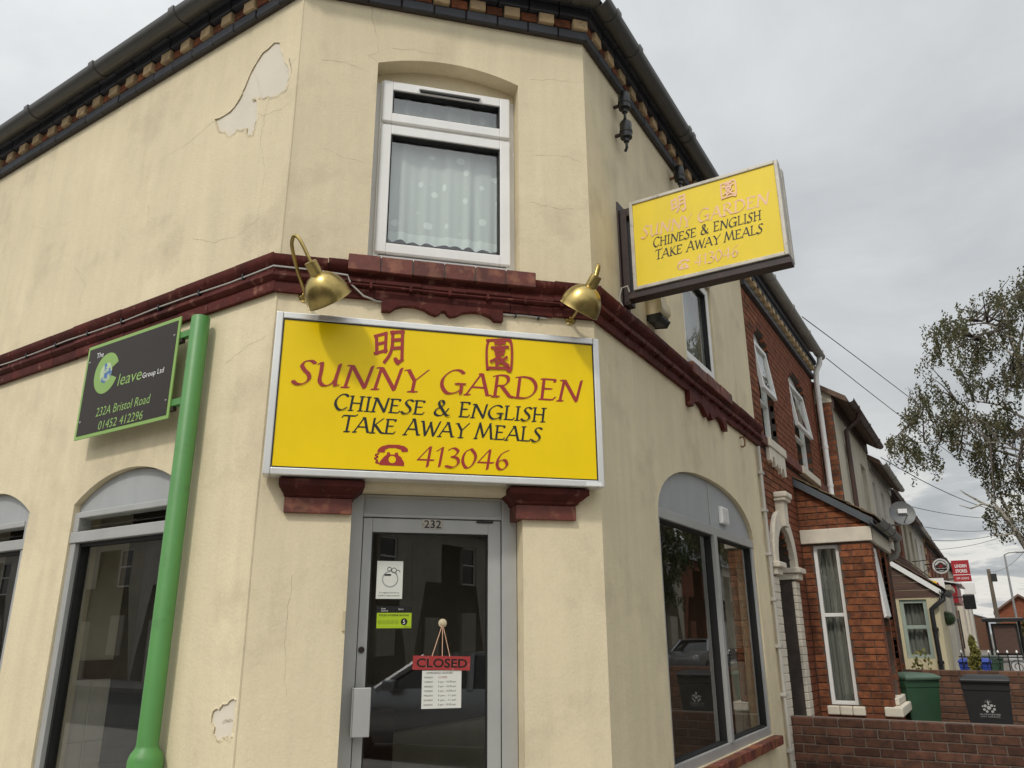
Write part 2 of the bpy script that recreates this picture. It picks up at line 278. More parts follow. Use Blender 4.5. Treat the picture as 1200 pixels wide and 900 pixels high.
class MB:
    def __init__(s): s.v = []; s.f = []; s.uv = None
    def poly(s, pts):
        i = len(s.v); s.v += [tuple(p) for p in pts]; s.f.append(tuple(range(i, i+len(pts)))); return s
    def hexa(s, a, b):                               # two rings of 4 points
        i = len(s.v); s.v += [tuple(p) for p in a] + [tuple(p) for p in b]
        s.f += [(i+3, i+2, i+1, i), (i+4, i+5, i+6, i+7)] + [(i+k, i+(k+1) % 4, i+4+(k+1) % 4, i+4+k) for k in range(4)]; return s
    def box(s, F, u0, u1, z0, z1, w0, w1):
        return s.hexa([F.p(u0, z0, w0), F.p(u1, z0, w0), F.p(u1, z1, w0), F.p(u0, z1, w0)], [F.p(u0, z0, w1), F.p(u1, z0, w1), F.p(u1, z1, w1), F.p(u0, z1, w1)])
    def prism(s, F, ol, w0, w1, back=True):
        i = len(s.v); n = len(ol)
        s.v += [tuple(F.p(u, z, w0)) for u, z in ol] + [tuple(F.p(u, z, w1)) for u, z in ol]
        for t in tessellate_polygon([[Vector((u, z, 0)) for u, z in ol]]):
            s.f.append(tuple(i+n+k for k in t))
            if back: s.f.append(tuple(i+k for k in reversed(t)))
        s.f += [(i+k, i+(k+1) % n, i+n+(k+1) % n, i+n+k) for k in range(n)]; return s
    def slab(s, F, ol, holes, depths, w=0.):         # wall face with openings and their reveals
        allp = [ol]+holes; i = len(s.v); flat = [p for l in allp for p in l]
        s.v += [tuple(F.p(u, z, w)) for u, z in flat]
        for t in tessellate_polygon([[Vector((u, z, 0)) for u, z in l] for l in allp]): s.f.append(tuple(i+k for k in t))
        for h, d in zip(holes, depths):
            n = len(h); j = len(s.v)
            s.v += [tuple(F.p(u, z, w)) for u, z in h] + [tuple(F.p(u, z, w-d)) for u, z in h]
            s.f += [(j+k, j+(k+1) % n, j+n+(k+1) % n, j+n+k) for k in range(n)]
        return s
    def tube(s, pts, r, n=10, cap=True):
        pts = [Vector(p) for p in pts]; rs = r if isinstance(r, (list, tuple)) else [r]*len(pts)
        i = len(s.v); ref = None
        for k, p in enumerate(pts):
            t = (pts[min(k+1, len(pts)-1)] - pts[max(k-1, 0)]).normalized()
            if ref is None: ref = t.orthogonal().normalized()
            ref = (ref - t*ref.dot(t)).normalized(); b = t.cross(ref)
            s.v += [tuple(p + (ref*math.cos(a) + b*math.sin(a))*rs[k]) for a in [2*math.pi*m/n for m in range(n)]]
        for k in range(len(pts)-1):
            for m in range(n):
                a = i+k*n+m; b2 = i+k*n+(m+1) % n; s.f.append((a, b2, b2+n, a+n))
        if cap: s.f.append(tuple(i+m for m in reversed(range(n)))); s.f.append(tuple(i+(len(pts)-1)*n+m for m in range(n)))
        return s
    def lathe(s, c, ax, prof, n=24, cap=False):      # prof: (along axis, radius)
        c = Vector(c); ax = Vector(ax).normalized(); e = ax.orthogonal().normalized(); g = ax.cross(e); i = len(s.v)
        for h, r in prof: s.v += [tuple(c + ax*h + (e*math.cos(a)+g*math.sin(a))*r) for a in [2*math.pi*m/n for m in range(n)]]
        for k in range(len(prof)-1):
            for m in range(n):
                a = i+k*n+m; b = i+k*n+(m+1) % n; s.f.append((a, b, b+n, a+n))
        if cap: s.f.append(tuple(i+m for m in reversed(range(n)))); s.f.append(tuple(i+(len(prof)-1)*n+m for m in range(n)))
        return s
    def build(s, name, mat, parent=None, smooth=False, bevel=0., label=None, kind=None, auto=None):
        me = bpy.data.meshes.new(name); me.from_pydata(s.v, [], s.f); me.materials.append(M[mat] if isinstance(mat, str) else mat)
        if auto:
            bm = bmesh.new(); bm.from_mesh(me); bmesh.ops.recalc_face_normals(bm, faces=bm.faces); bm.to_mesh(me); bm.free()
        if smooth:
            for p in me.polygons: p.use_smooth = True
            me.set_sharp_from_angle(angle=R(35))
        if s.uv:
            l = me.uv_layers.new(name='UVMap')
            for lp in me.loops: l.data[lp.index].uv = s.uv[lp.vertex_index]
        o = bpy.data.objects.new(name, me); link(o, parent)
        if bevel:
            md = o.modifiers.new('bevel', 'BEVEL'); md.width = bevel; md.segments = 2; md.limit_method = 'ANGLE'; md.angle_limit = R(40)
        if parent is None or o.name not in WM: WM[o.name] = Matrix.Identity(4)
        return tag(o, label, kind=kind)
def pbox(name, mat, parent, F, u0, u1, z0, z1, w0, w1, bevel=.004, label=None): return MB().box(F, u0, u1, z0, z1, w0, w1).build(name, mat, parent, bevel=bevel, label=label)
def arch(u0, u1, z0, zs, zc, n=14, e=None):          # opening outline with a curved head
    pts = [(u0, z0), (u1, z0), (u1, zs)]; c = (u0+u1)/2; h = (u1-u0)/2
    if e:
        for k in range(1, n):
            a = math.pi*k/n; x = math.cos(a); y = math.sin(a)
            pts.append((c+h*math.copysign(abs(x)**(2/e), x), zs+(zc-zs)*abs(y)**(2/e)))
    else:
        r = (h*h+(zc-zs)**2)/(2*(zc-zs)); a0 = math.asin(min(1, h/r))
        for k in range(1, n):
            a = a0-2*a0*k/n; pts.append((c+r*math.sin(a), zc-r+r*math.cos(a)))
    return pts+[(u0, zs)]
def head(u0, u1, zb, zs, zc, n=14, e=None):          # the curved part only, flat below
    return arch(u0, u1, zb, zs, zc, n, e)
# sweeping a moulding round the three shop facades: mitre directions at the two corners
def mitre(na, nb, w):                                # offset that keeps distance w from both facades
    k = 1+na.dot(nb); return (na+nb)*(w/k)
def corner_point(i, z, w):
    if i == 0: return FC.o + mitre(FL.n, FC.n, w) + Vector((0, 0, z))
    return FC.o + FC.u*CW + mitre(FC.n, FX.n, w) + Vector((0, 0, z))
def shop_line(u, which, z, w):                       # a point on the wrapped line; which in L, C, X
    return {'L': FL, 'C': FC, 'X': FX}[which].p(u, z, w)
def mould(name, mat, parent, which, u0, u1, prof, mit=(0, 0), smooth=False, label=None, closed=True, bevel=0):
    # prof: closed list of (w, z); mit: 1 where that end is a facade corner
    F = {'L': FL, 'C': FC, 'X': FX}[which]; m = MB(); n = len(prof)
    def ring(u, end):
        if mit[end]:
            ci = {('L', 1): 0, ('C', 0): 0, ('C', 1): 1, ('X', 0): 1}[(which, end)]
            return [corner_point(ci, z, w) for w, z in prof]
        return [F.p(u, z, w) for w, z in prof]
    a = ring(u0, 0); b = ring(u1, 1); m.v = [tuple(x) for x in a+b]
    rg = range(n) if closed else range(n-1)
    m.f = [(k, (k+1) % n, n+(k+1) % n, n+k) for k in rg]
    if closed:
        for t in tessellate_polygon([[Vector((w, z, 0)) for w, z in prof]]): m.f.append(tuple(t)); m.f.append(tuple(n+k for k in reversed(t)))
    return m.build(name, mat, parent, smooth=smooth, label=label, bevel=bevel)
# bricks: shared mesh data, one object each
BC = {}
def brick_mesh(l, h, d, mat, bev=.004):
    k = (round(l, 3), round(h, 3), round(d, 3), mat)
    if k not in BC:
        bm = bmesh.new(); bmesh.ops.create_cube(bm, size=1); bmesh.ops.scale(bm, vec=(l, d, h), verts=bm.verts)
        if bev: bmesh.ops.bevel(bm, geom=list(bm.edges), offset=min(bev, h*.2), segments=1, affect='EDGES', profile=.5)
        me = bpy.data.meshes.new('brick'); bm.to_mesh(me); bm.free(); me.materials.append(M[mat]); BC[k] = me
    return BC[k]
def brick(F, u, z, w, l, h, d, mat, parent, name='brick', jit=.0015, bev=.004):
    # centre u,z ; front face at w
    o = bpy.data.objects.new(name, brick_mesh(l, h, d, mat, bev)); c = F.p(u, z, w-d/2+random.uniform(-jit, jit))
    mw = Matrix((( F.u.x, -F.n.x, 0, c.x), (F.u.y, -F.n.y, 0, c.y), (0, 0, 1, c.z), (0, 0, 0, 1)))
    COL.objects.link(o); o.parent = parent; o.matrix_parent_inverse = WM.get(parent.name, Matrix.Identity(4)).inverted(); o.matrix_basis = mw
    return o
def bond(u0, u1, z0, z1, ch, bl=.225, inside=None, j=.010, start=0, header=False):
    # list of (uc, zc, length, height) laid in courses; inside(u, z) False where there is no brick
    res = []; k = 0; z = z0
    while z < z1-.03:
        h = min(ch, z1-z); u = u0-(bl/2 if (k+start) % 2 else 0)
        while u < u1-.02:
            a = max(u, u0); b = min(u+bl, u1)
            if b-a > .04:
                if inside is None: res.append((.5*(a+b), z+h/2, b-a-j, h-j))
                else:                                # trim against openings, 6 samples along the brick
                    ns = 18; run = None
                    for i in range(ns+1):
                        uu = a+(b-a)*(i+.5)/ns if i < ns else None
                        ok = i < ns and inside(uu, z+h/2)
                        if ok and run is None: run = a+(b-a)*i/ns
                        if not ok and run is not None:
                            e = a+(b-a)*i/ns
                            if e-run > .035: res.append((.5*(run+e), z+h/2, e-run-j, h-j))
                            run = None
            u += bl
        z += ch; k += 1
    return res
# broad-nib lettering
GL = {
'S': (.62, ['c', (.55,.88),(.42,.99),(.25,.95),(.17,.78),(.28,.58),(.42,.42),(.45,.2),(.3,.02),(.12,.01),(0,.12)]),
'U': (.84, ['c', (.02,.93),(.11,1),(.14,.6),(.15,.22),(.3,.01),(.5,.1),(.62,.35)], ['l', (.66,1),(.61,.3),(.63,.03),(.74,.08)]),
'N': (.9, ['l', (.1,0),(.18,.97)], ['l', (.06,.97),(.2,.97),(.68,.03)], ['l', (.68,.0),(.8,1.02)], ['l', (.0,0),(.2,0)]),
'Y': (.74, ['l', (.02,.94),(.12,.98),(.36,.5),(.35,0)], ['l', (.74,1.02),(.36,.48)], ['l', (.22,0),(.48,0)]),
'G': (.92, ['c', (.76,.86),(.6,.99),(.35,.95),(.1,.65),(.08,.3),(.28,.01),(.55,.05),(.72,.2)], ['l', (.73,0),(.72,.42)], ['l', (.52,.42),(.84,.42)]),
'A': (.84, ['l', (0,0),(.42,1)], ['l', (.36,1),(.45,.97),(.71,.02),(.82,.03)], ['l', (.17,.36),(.6,.36)], ['l', (-.06,0),(.12,0)]),
'R': (.78, ['l', (.13,0),(.13,.97)], ['c', (0,.92),(.2,1),(.45,.97),(.52,.75),(.4,.55),(.15,.5)], ['l', (.3,.52),(.62,.05),(.78,.0)], ['l', (.02,0),(.26,0)]),
'D': (.86, ['l', (.13,0),(.13,.97)], ['c', (0,.95),(.25,1),(.55,.92),(.72,.6),(.66,.25),(.4,.02),(.05,.02)]),
'E': (.66, ['l', (.12,.02),(.12,.97)], ['l', (.03,.97),(.5,.97),(.52,.86)], ['l', (.12,.52),(.42,.52)], ['l', (.03,.02),(.5,.02),(.57,.15)]),
'C': (.74, ['c', (.66,.86),(.5,.99),(.28,.94),(.08,.65),(.08,.3),(.28,.01),(.5,.03),(.66,.17)]),
'H': (.84, ['l', (.13,0),(.13,1)], ['l', (.62,0),(.62,1)], ['l', (.13,.52),(.62,.52)], ['l', (.03,0),(.24,0)], ['l', (.03,1),(.18,1)], ['l', (.52,0),(.74,0)], ['l', (.52,1),(.74,1)]),
'I': (.34, ['l', (.13,0),(.13,1)], ['l', (.02,0),(.25,0)], ['l', (.02,1),(.22,1)]),
'L': (.62, ['l', (.12,1),(.12,.02)], ['l', (.02,1),(.22,1)], ['l', (.03,.02),(.5,.02),(.57,.16)]),
'T': (.7, ['l', (.34,.97),(.32,0)], ['l', (-.02,.86),(.04,.97),(.65,.97),(.74,1.06)], ['l', (.2,0),(.46,0)]),
'K': (.72, ['l', (.12,0),(.12,1)], ['l', (.58,1),(.14,.5)], ['l', (.2,.55),(.55,.06),(.74,.0)], ['l', (.02,0),(.24,0)]),
'W': (1.02, ['l', (-.02,.98),(.08,.98),(.28,0)], ['l', (.28,0),(.52,.95)], ['l', (.48,.95),(.72,0)], ['l', (.72,0),(1,1.02)]),
'M': (1.06, ['l', (.02,0),(.2,1)], ['l', (.18,1),(.45,.1)], ['l', (.45,.1),(.78,1)], ['l', (.76,1),(.9,.02),(1,.03)], ['l', (-.05,0),(.1,0)]),
'&': (.95, ['c', (.78,.5),(.62,.2),(.35,0),(.1,.1),(.1,.35),(.35,.58),(.5,.78),(.42,.97),(.25,.93),(.25,.72),(.45,.4),(.7,.05),(.86,.06)]),
'4': (.74, ['l', (.45,1),(.02,.32)], ['l', (.02,.32),(.68,.32)], ['l', (.48,1),(.45,-.03)]),
'1': (.46, ['l', (.03,.80),(.25,1),(.21,0)]),
'3': (.62, ['c', (.05,.88),(.25,1),(.45,.85),(.35,.62),(.2,.55)], ['c', (.2,.55),(.45,.48),(.52,.22),(.32,0),(.0,.06)]),
'0': (.72, ['c', (.38,1),(.14,.8),(.08,.35),(.28,0),(.52,.2),(.6,.65),(.38,1)]),
'6': (.66, ['c', (.55,1.02),(.25,.8),(.1,.4),(.18,.06),(.38,.01),(.54,.25),(.42,.5),(.2,.44),(.1,.28)]),
'ming': (1, ['l', (.03,.78),(.09,.22)], ['l', (.0,.78),(.34,.90),(.36,.30)], ['l', (.08,.52),(.34,.60)], ['l', (.04,.22),(.38,.34)],
   ['c', (.56,.96),(.57,.5),(.5,.2),(.36,-.03)], ['l', (.52,.94),(.9,1)], ['l', (.88,1),(.92,.08),(.80,-.04),(.70,.08)], ['l', (.57,.69),(.88,.74)], ['l', (.57,.42),(.88,.47)]),
'yuan': (1, ['c', (.10,.93),(.04,.7),(.04,.3),(.08,-.02)], ['c', (.04,.92),(.3,.95),(.7,.99),(.90,.95),(.96,.6),(.95,.15),(.90,-.02),(.80,.02)], ['l', (.08,.02),(.86,.06)],
   ['l', (.34,.84),(.68,.88)], ['l', (.51,.92),(.50,.70)], ['l', (.22,.69),(.80,.75)], ['l', (.36,.60),(.38,.48)], ['l', (.34,.60),(.66,.64),(.62,.50)], ['l', (.38,.48),(.62,.51)],
   ['c', (.52,.46),(.38,.34),(.20,.24)], ['l', (.40,.34),(.40,.14),(.52,.22)], ['c', (.48,.40),(.62,.24),(.82,.14)], ['l', (.76,.40),(.60,.30)]),
}
def catmull(pts, k=6):
    P = [Vector((*p, 0)) for p in pts]; out = []
    for i in range(len(P)-1):
        a = P[max(i-1, 0)]; b = P[i]; c = P[i+1]; d = P[min(i+2, len(P)-1)]
        for s in range(k):
            t = s/k; out.append(.5*((2*b)+(c-a)*t+(2*a-5*b+4*c-d)*t*t+(3*b-a-3*c+d)*t**3))
    return out+[P[-1]]
def glyph(m, F, ch, u, z, sx, sz, w, nib=.13, ang=38, hmin=.022, shear=.0):
    nv = Vector((math.cos(R(ang)), math.sin(R(ang)), 0))*nib/2; lay = 0
    for st in GL[ch][1:]:
        pts = catmull(st[1:]) if st[0] == 'c' else [Vector((*p, 0)) for p in st[1:]]
        def W(v, l): return F.p(u+(v.x+shear*v.y)*sx, z+v.y*sz, w+l*.00012)
        for i in range(len(pts)-1):
            a, b = pts[i], pts[i+1]; t = (b-a).normalized(); nn = Vector((-t.y, t.x, 0))*hmin
            m.poly([W(a-nv, lay), W(a+nv, lay), W(b+nv, lay), W(b-nv, lay)])
            m.poly([W(a-nn-t*hmin, lay+.35), W(a+nn-t*hmin, lay+.35), W(b+nn+t*hmin, lay+.35), W(b-nn+t*hmin, lay+.35)])
            lay += .7
def nibtext(txt, F, u0, u1, z, h, w, mat, parent, name='lettering', first=1.0, nib=.13, shear=.1, space=.42, tilt=0., hmin=.022):
    tot = sum(space if c == ' ' else GL[c][0] for c in txt); s = (u1-u0)/tot; u = u0; st = True
    for c in txt:
        if c == ' ': u += space*s; st = True; continue
        k = first if st else 1.; st = False
        m = MB(); glyph(m, F, c, u, z+tilt*(u-u0), s, h*k, w, nib, shear=shear, hmin=hmin); u += GL[c][0]*s; m.build('letter', mat, parent)
def text(body, F, u, z, h, w, mat, parent, name='lettering', width=None, align='LEFT', shear=0., bold=0., extr=0.):
    # z = baseline, h = cap height; width squeezes the line to fit
    cu = bpy.data.curves.new('t', 'FONT'); cu.body = body; cu.align_x = align; cu.shear = shear; cu.offset = bold; cu.resolution_u = 3
    o = bpy.data.objects.new('t', cu); COL.objects.link(o); bpy.context.view_layer.update()
    me = bpy.data.meshes.new_from_object(o.evaluated_get(bpy.context.evaluated_depsgraph_get())); bpy.data.objects.remove(o)
    xs = [v.co.x for v in me.vertices]; s = h/.72; sx = s
    if width and xs: sx = width/(max(xs)-min(xs))
    for v in me.vertices:
        p = F.p(u+v.co.x*sx, z+v.co.y*s, w); v.co = p
    me.materials.clear(); me.materials.append(M[mat]); me.name = name
    o = bpy.data.objects.new(name, me); link(o, parent); return o
def disc(m, F, u, z, r, w, n=20, ru=None):
    ru = ru or r; m.poly([F.p(u+ru*math.cos(2*math.pi*k/n), z+r*math.sin(2*math.pi*k/n), w) for k in range(n)]); return m
def ring(m, F, u, z, r0, r1, w, n=24, a0=0, a1=360, sx=1.):
    A = [R(a0+(a1-a0)*k/n) for k in range(n+1)]
    for a, b in zip(A, A[1:]):
        m.poly([F.p(u+r*math.cos(t)*sx, z+r*math.sin(t), w) for r, t in ((r0, a), (r1, a), (r1, b), (r0, b))])
    return m
def phone_icon(F, u0, u1, z0, z1, w, mat, hole, parent):
    W = u1-u0; H = z1-z0; m = MB(); P = lambda x, y: (u0+W*x, z0+H*y)
    body = [P(*p) for p in ((.17,0),(.90,0),(.90,.16),(.80,.42),(.72,.50),(.70,.62),(.62,.62),(.61,.52),(.47,.52),(.46,.62),(.38,.62),(.37,.50),(.30,.42),(.17,.16))]
    m.prism(F, body, w, w+.0004, back=False)
    hs = [P(*p) for p in ((.08,.60),(.10,.74),(.2,.88),(.4,.98),(.7,1.0),(.9,.94),(1,.82),(1,.68),(.82,.66),(.78,.78),(.6,.84),(.42,.82),(.32,.74),(.30,.60))]
    m.prism(F, hs, w, w+.0005, back=False)
    z = [(.15,.55),(.02,.46),(.12,.38),(.0,.30),(.12,.20),(.04,.12),(.2,.06)]
    for a, b in zip(z, z[1:]):
        a = P(*a); b = P(*b); m.poly([F.p(a[0], a[1]-H*.04, w+.0002), F.p(b[0], b[1]-H*.04, w+.0002), F.p(b[0], b[1]+H*.04, w+.0002), F.p(a[0], a[1]+H*.04, w+.0002)])
    o = m.build('telephone_symbol', mat, parent)
    d = disc(MB(), F, *P(.54, .28), H*.17, w+.0012, ru=W*.11); d.build('dial', hole, o)
    return o

# ------------------------------------------------------------------ the ground
def sheet(name, pts, z, mat, label=None):
    m = MB()
    for t in tessellate_polygon([[Vector((x, y, 0)) for x, y in pts]]): m.poly([(pts[k][0], pts[k][1], z) for k in t])
    return tag(m.build(name, mat, auto=True), kind='structure')
sheet('ground', [(-300, -300), (300, -300), (300, 500), (-300, 500)], -.16, 'soil')
sheet('road', [(-120, -13.5), (120, -13.5), (120, -7.2), (-120, -7.2)], -.125, 'asphalt')
sheet('side_road', [(4.4, -7.19), (10.4, -7.19), (10.4, 110), (4.4, 110)], -.125, 'asphalt')
def kerbed(name, pts, z=0.0):
    m = MB(); F0 = Fr((0, 0, 0), (1, 0, 0), (0, 0, 1))
    n = len(pts); i = 0
    m.v = [(x, y, z) for x, y in pts] + [(x, y, -.2) for x, y in pts]
    for t in tessellate_polygon([[Vector((x, y, 0)) for x, y in pts]]): m.f.append(tuple(t))
    m.f += [(k, (k+1) % n, n+(k+1) % n, n+k) for k in range(n)]
    return tag(m.build(name, 'pave', auto=True), kind='structure')
kerbed('pavement', [(-60, -7.05), (3.6, -7.05), (4.25, -6.4), (4.25, 110), (2.2, 110), (2.2, -.02), (.002, -.02), (-1.398, -1.402), (-60, -1.402)])
kerbed('far_pavement', [(-120, -13.64), (-120, -16.2), (120, -16.2), (120, -13.64)])
kerbed('side_far_pavement', [(10.54, -7.1), (12.4, -7.1), (12.4, 110), (10.54, 110)])
def kerb(name, F, u0, u1):
    return tag(MB().box(F, u0, u1, -.2, .004, -.002, .14).build(name, 'kerb', bevel=.015), kind='structure')
kerb('kerb', FY(-7.05), -60, 3.55); kerb('side_kerb', Fr((4.25, 0, 0), (0, 1, 0), (1, 0, 0)), -6.35, 110)
sheet('front_gardens', [(.002, 4.35), (2.198, 4.35), (2.198, 80), (.002, 80)], -.02, 'soil')

# ------------------------------------------------------------------ the corner shop
shop = thing('corner_shop_building', 'cream rendered corner shop building with maroon mouldings and chamfered entrance corner', 'building', (-1.2, -.2, 0))
ZT = 5.722                                            # underside of the brick cornice
C_WIN = arch(.513, 1.486, 3.79, 5.268, 5.355); C_DOOR = [(.505, 0.001), (1.485, 0.001), (1.485, 2.40), (.505, 2.40)]
X_SHOP = arch(.965, 3.62, .705, 2.38, 2.86, 22, 2.3); X_WIN = arch(1.93, 2.84, 3.79, 5.20, 5.29)
L_W2 = arch(-1.835, -.66, .62, 2.44, 2.625); L_W1 = arch(-3.58, -2.405, .62, 2.44, 2.625); L_W3 = arch(-5.4, -4.2, .62, 2.44, 2.625)
PATCH1 = [(-0.265, 5.453), (-0.204, 5.424), (-0.175, 5.33), (-0.141, 5.242), (-0.073, 5.131), (-.078, 5.06), (-0.098, 4.997), (-.16, 4.985), (-0.248, 4.994), (-.27, 5.02), (-.30, 5.012), (-0.345, 5.045), (-0.40, 5.065), (-.425, 5.06),
          (-0.377, 5.016), (-0.357, 4.872), (-.372, 4.80), (-0.396, 4.754), (-0.443, 4.784), (-.452, 4.84), (-0.487, 4.846), (-0.558, 4.874), (-.61, 4.85), (-0.66, 4.862), (-.70, 4.92), (-0.764, 4.945), (-0.824, 5.062), (-0.721, 5.056), (-0.62, 5.084), (-.55, 5.16), (-0.534, 5.199), (-0.489, 5.297), (-.44, 5.36), (-0.375, 5.423)][::-1]
PATCH2 = [(-0.184, 1.234), (-0.165, 1.244), (-0.141, 1.242), (-0.112, 1.27), (-.08, 1.272), (-0.034, 1.298), (-0.012, 1.294), (-0.02, 1.255), (-0.013, 1.202), (-.018, 1.163), (-0.021, 1.124), (-0.041, 1.106), (-.06, 1.125), (-0.087, 1.119), (-.11, 1.105), (-0.139, 1.1), (-0.166, 1.128), (-.16, 1.16), (-0.192, 1.18)][::-1]
def jag(pts, a=.006, k=2):
    r = random.Random(5); out = []
    for i, p in enumerate(pts):
        p2 = pts[(i+1) % len(pts)]
        for s in range(k):
            t = s/k; out.append((p[0]+(p2[0]-p[0])*t+(r.uniform(-a, a) if s else 0), p[1]+(p2[1]-p[1])*t+(r.uniform(-a, a) if s else 0)))
    return out
PATCH1 = jag(PATCH1, .010); PATCH2 = jag(PATCH2, .005)
wC = MB().slab(FC, [(0, -.05), (CW, -.05), (CW, ZT), (0, ZT)], [C_WIN, [(.505, -.04), (1.485, -.04), (1.485, 2.40), (.505, 2.40)]], [.22, .30]).build('wall', 'cream', shop, label='chamfered corner wall over the shop door')
wX = MB().slab(FX, [(0, -.05), (4.18, -.05), (4.18, ZT), (0, ZT)], [X_SHOP, X_WIN], [.2, .2])
wX.poly([FX.p(4.18, -.05), FX.p(4.18, ZT), FX.p(4.18, ZT, -.3), FX.p(4.18, -.05, -.3)])
wX = wX.build('wall', 'cream', shop, label='shaded cream side street wall')
wL = MB().slab(FL, [(-7.5, -.05), (0, -.05), (0, ZT), (-7.5, ZT)], [L_W1, L_W2, L_W3, PATCH1, PATCH2], [.2, .2, .2, .006, .006]).build('wall', 'cream', shop, label='cream main street wall with peeled patches')
MB().prism(FL, PATCH1, -.03, -.006).build('bare_patch', 'bare', wL, label='large pale patch where the render has fallen away')
MB().prism(FL, PATCH2, -.03, -.006).build('bare_patch', 'bare', wL, label='small pale patch low by the corner')
def flake(F, ol, parent, seed):                       # the lifted paint edge round a bare patch
    r = random.Random(seed); m = MB(); n = len(ol); cx = sum(p[0] for p in ol)/n; cz = sum(p[1] for p in ol)/n; A = []; B = []; Cc = []
    for i, p in enumerate(ol):
        a, b = ol[i-1], ol[(i+1) % n]; t = Vector((b[0]-a[0], b[1]-a[1], 0)).normalized(); nn = Vector((t.y, -t.x, 0))
        if inpoly0(ol, p[0]+nn.x*.004, p[1]+nn.y*.004): nn = -nn
        o = r.uniform(.008, .020); l = r.uniform(.001, .006)
        A.append(F.p(p[0], p[1], l)); B.append(F.p(p[0]+nn.x*o, p[1]+nn.y*o, .0004)); Cc.append(F.p(p[0], p[1], -.004))
    for i in range(n): j = (i+1) % n; m.poly([A[i], A[j], B[j], B[i]]); m.poly([Cc[i], Cc[j], A[j], A[i]])
    m.build('flaking_edge', 'cream', parent)
def inpoly0(ol, u, z):
    r = False; j = len(ol)-1
    for i in range(len(ol)):
        if (ol[i][1] > z) != (ol[j][1] > z) and u < (ol[j][0]-ol[i][0])*(z-ol[i][1])/(ol[j][1]-ol[i][1])+ol[i][0]: r = not r
        j = i
    return r
flake(FL, PATCH1, wL, 3); flake(FL, PATCH2, wL, 4)
def crack_and_rim_shade(F, pts, wd, parent):
    r = random.Random(len(pts)*7+int(abs(pts[0][0])*100)); P = []
    for (a, b) in zip(pts, pts[1:]):
        n = max(2, int(math.hypot(b[0]-a[0], b[1]-a[1])/.035))
        for k in range(n): t = k/n; P.append((a[0]+(b[0]-a[0])*t+r.uniform(-.008, .008), a[1]+(b[1]-a[1])*t+r.uniform(-.008, .008)))
    P.append(pts[-1]); m = MB()
    for i, (a, b) in enumerate(zip(P, P[1:])):
        d = Vector((b[0]-a[0], b[1]-a[1], 0)).normalized(); h = wd*r.uniform(.25, .8)*.5*(1-.6*i/len(P))
        m.poly([F.p(a[0]+d.y*h, a[1]-d.x*h, .0006), F.p(b[0]+d.y*h, b[1]-d.x*h, .0006), F.p(b[0]-d.y*h, b[1]+d.x*h, .0006), F.p(a[0]-d.y*h, a[1]+d.x*h, .0006)])
    m.build('crack_and_rim_shade', 'crack_and_rim_shade', parent)
for pts, wd in (([(.451, 5.72), (.454, 5.635), (.494, 5.476), (.518, 5.363), (.45, 5.314), (.509, 5.273)], .005), ([(.144, 5.213), (.30, 5.222), (.44, 5.19)], .004),
                ([(.603, 5.404), (.75, 5.42), (.95, 5.415)], .003), ([(1.567, 5.334), (1.70, 5.36), (1.951, 5.384)], .003), ([(1.60, 4.72), (1.8, 4.75), (1.97, 4.71)], .003),
                ([(1.56, 4.35), (1.75, 4.32), (1.975, 4.36)], .003), ([(.20, 4.55), (.32, 4.50), (.48, 4.48)], .003), ([(.98, 3.46), (1.03, 3.40), (1.05, 3.36)], .004), ([(.22, 1.9), (.2, 1.6), (.23, 1.3)], .003)):
    crack_and_rim_shade(FC, pts, wd, wC)
for pts, wd in (([(-.27, 4.99), (-.30, 4.7), (-.22, 4.4), (-.25, 4.05), (-.20, 3.80)], .004), ([(-.83, 5.06), (-1.1, 4.98), (-1.35, 4.97), (-1.6, 4.86)], .004), ([(-.40, 4.95), (-.30, 4.88), (-.12, 4.86), (-.01, 4.90)], .004),
                ([(-1.95, 5.68), (-2.0, 5.5), (-1.93, 5.35)], .004), ([(-3.3, 5.0), (-3.0, 4.85), (-2.6, 4.8)], .003), ([(-1.5, 4.6), (-1.47, 4.42)], .005), ([(-.9, 4.15), (-.7, 4.06), (-.45, 4.02), (-.2, 4.1)], .004),
                ([(-2.4, 4.35), (-2.2, 4.15), (-2.25, 3.95)], .004), ([(-.40, 3.16), (-.22, 3.23), (-.06, 3.26)], .004), ([(-2.1, 3.3), (-1.9, 3.1), (-1.95, 2.9)], .003), ([(-.1, 1.19), (-.06, 1.2), (-.02, 1.195)], .012), ([(-.1, 5.14), (-.05, 5.2), (0, 5.22)], .006), ([(-.10, 5.25), (-.066, 5.13), (-.09, 4.99), (-.16, 4.98), (-.25, 4.99), (-.42, 5.055)], .022), ([(-.36, 4.86), (-.39, 4.75), (-.445, 4.78)], .016), ([(-.66, 4.855), (-.71, 4.91), (-.76, 4.94)], .02), ([(-.46, 5.30), (-.38, 5.15), (-.33, 5.04)], .003)):  # wide strips along the patch rim paint its dark edge shadow, the rest are cracks
    crack_and_rim_shade(FL, pts, wd, wL)
for pts, wd in (([(.1, 5.3), (.3, 4.9), (.5, 4.75), (.7, 4.3)], .003), ([(.2, 3.3), (.4, 3.0), (.5, 2.6), (.45, 2.2)], .003), ([(2.9, 4.9), (2.95, 4.6), (3.2, 4.3)], .003)): crack_and_rim_shade(FX, pts, wd, wX)
# raised rounded arris along the left corner
MB().tube([FC.p(-.004, -.05, -.006), FC.p(.002, 1.0, -.004), FC.p(-.003, 2.2, -.005), FC.p(.003, 3.5, -.005)], .010, 8).build('corner_bead', 'cream', shop, smooth=True)
MB().tube([FC.p(.0, 3.76, -.005), FC.p(.004, 4.6, -.004), FC.p(-.002, ZT, -.005)], .008, 8).build('corner_bead', 'cream', shop, smooth=True)

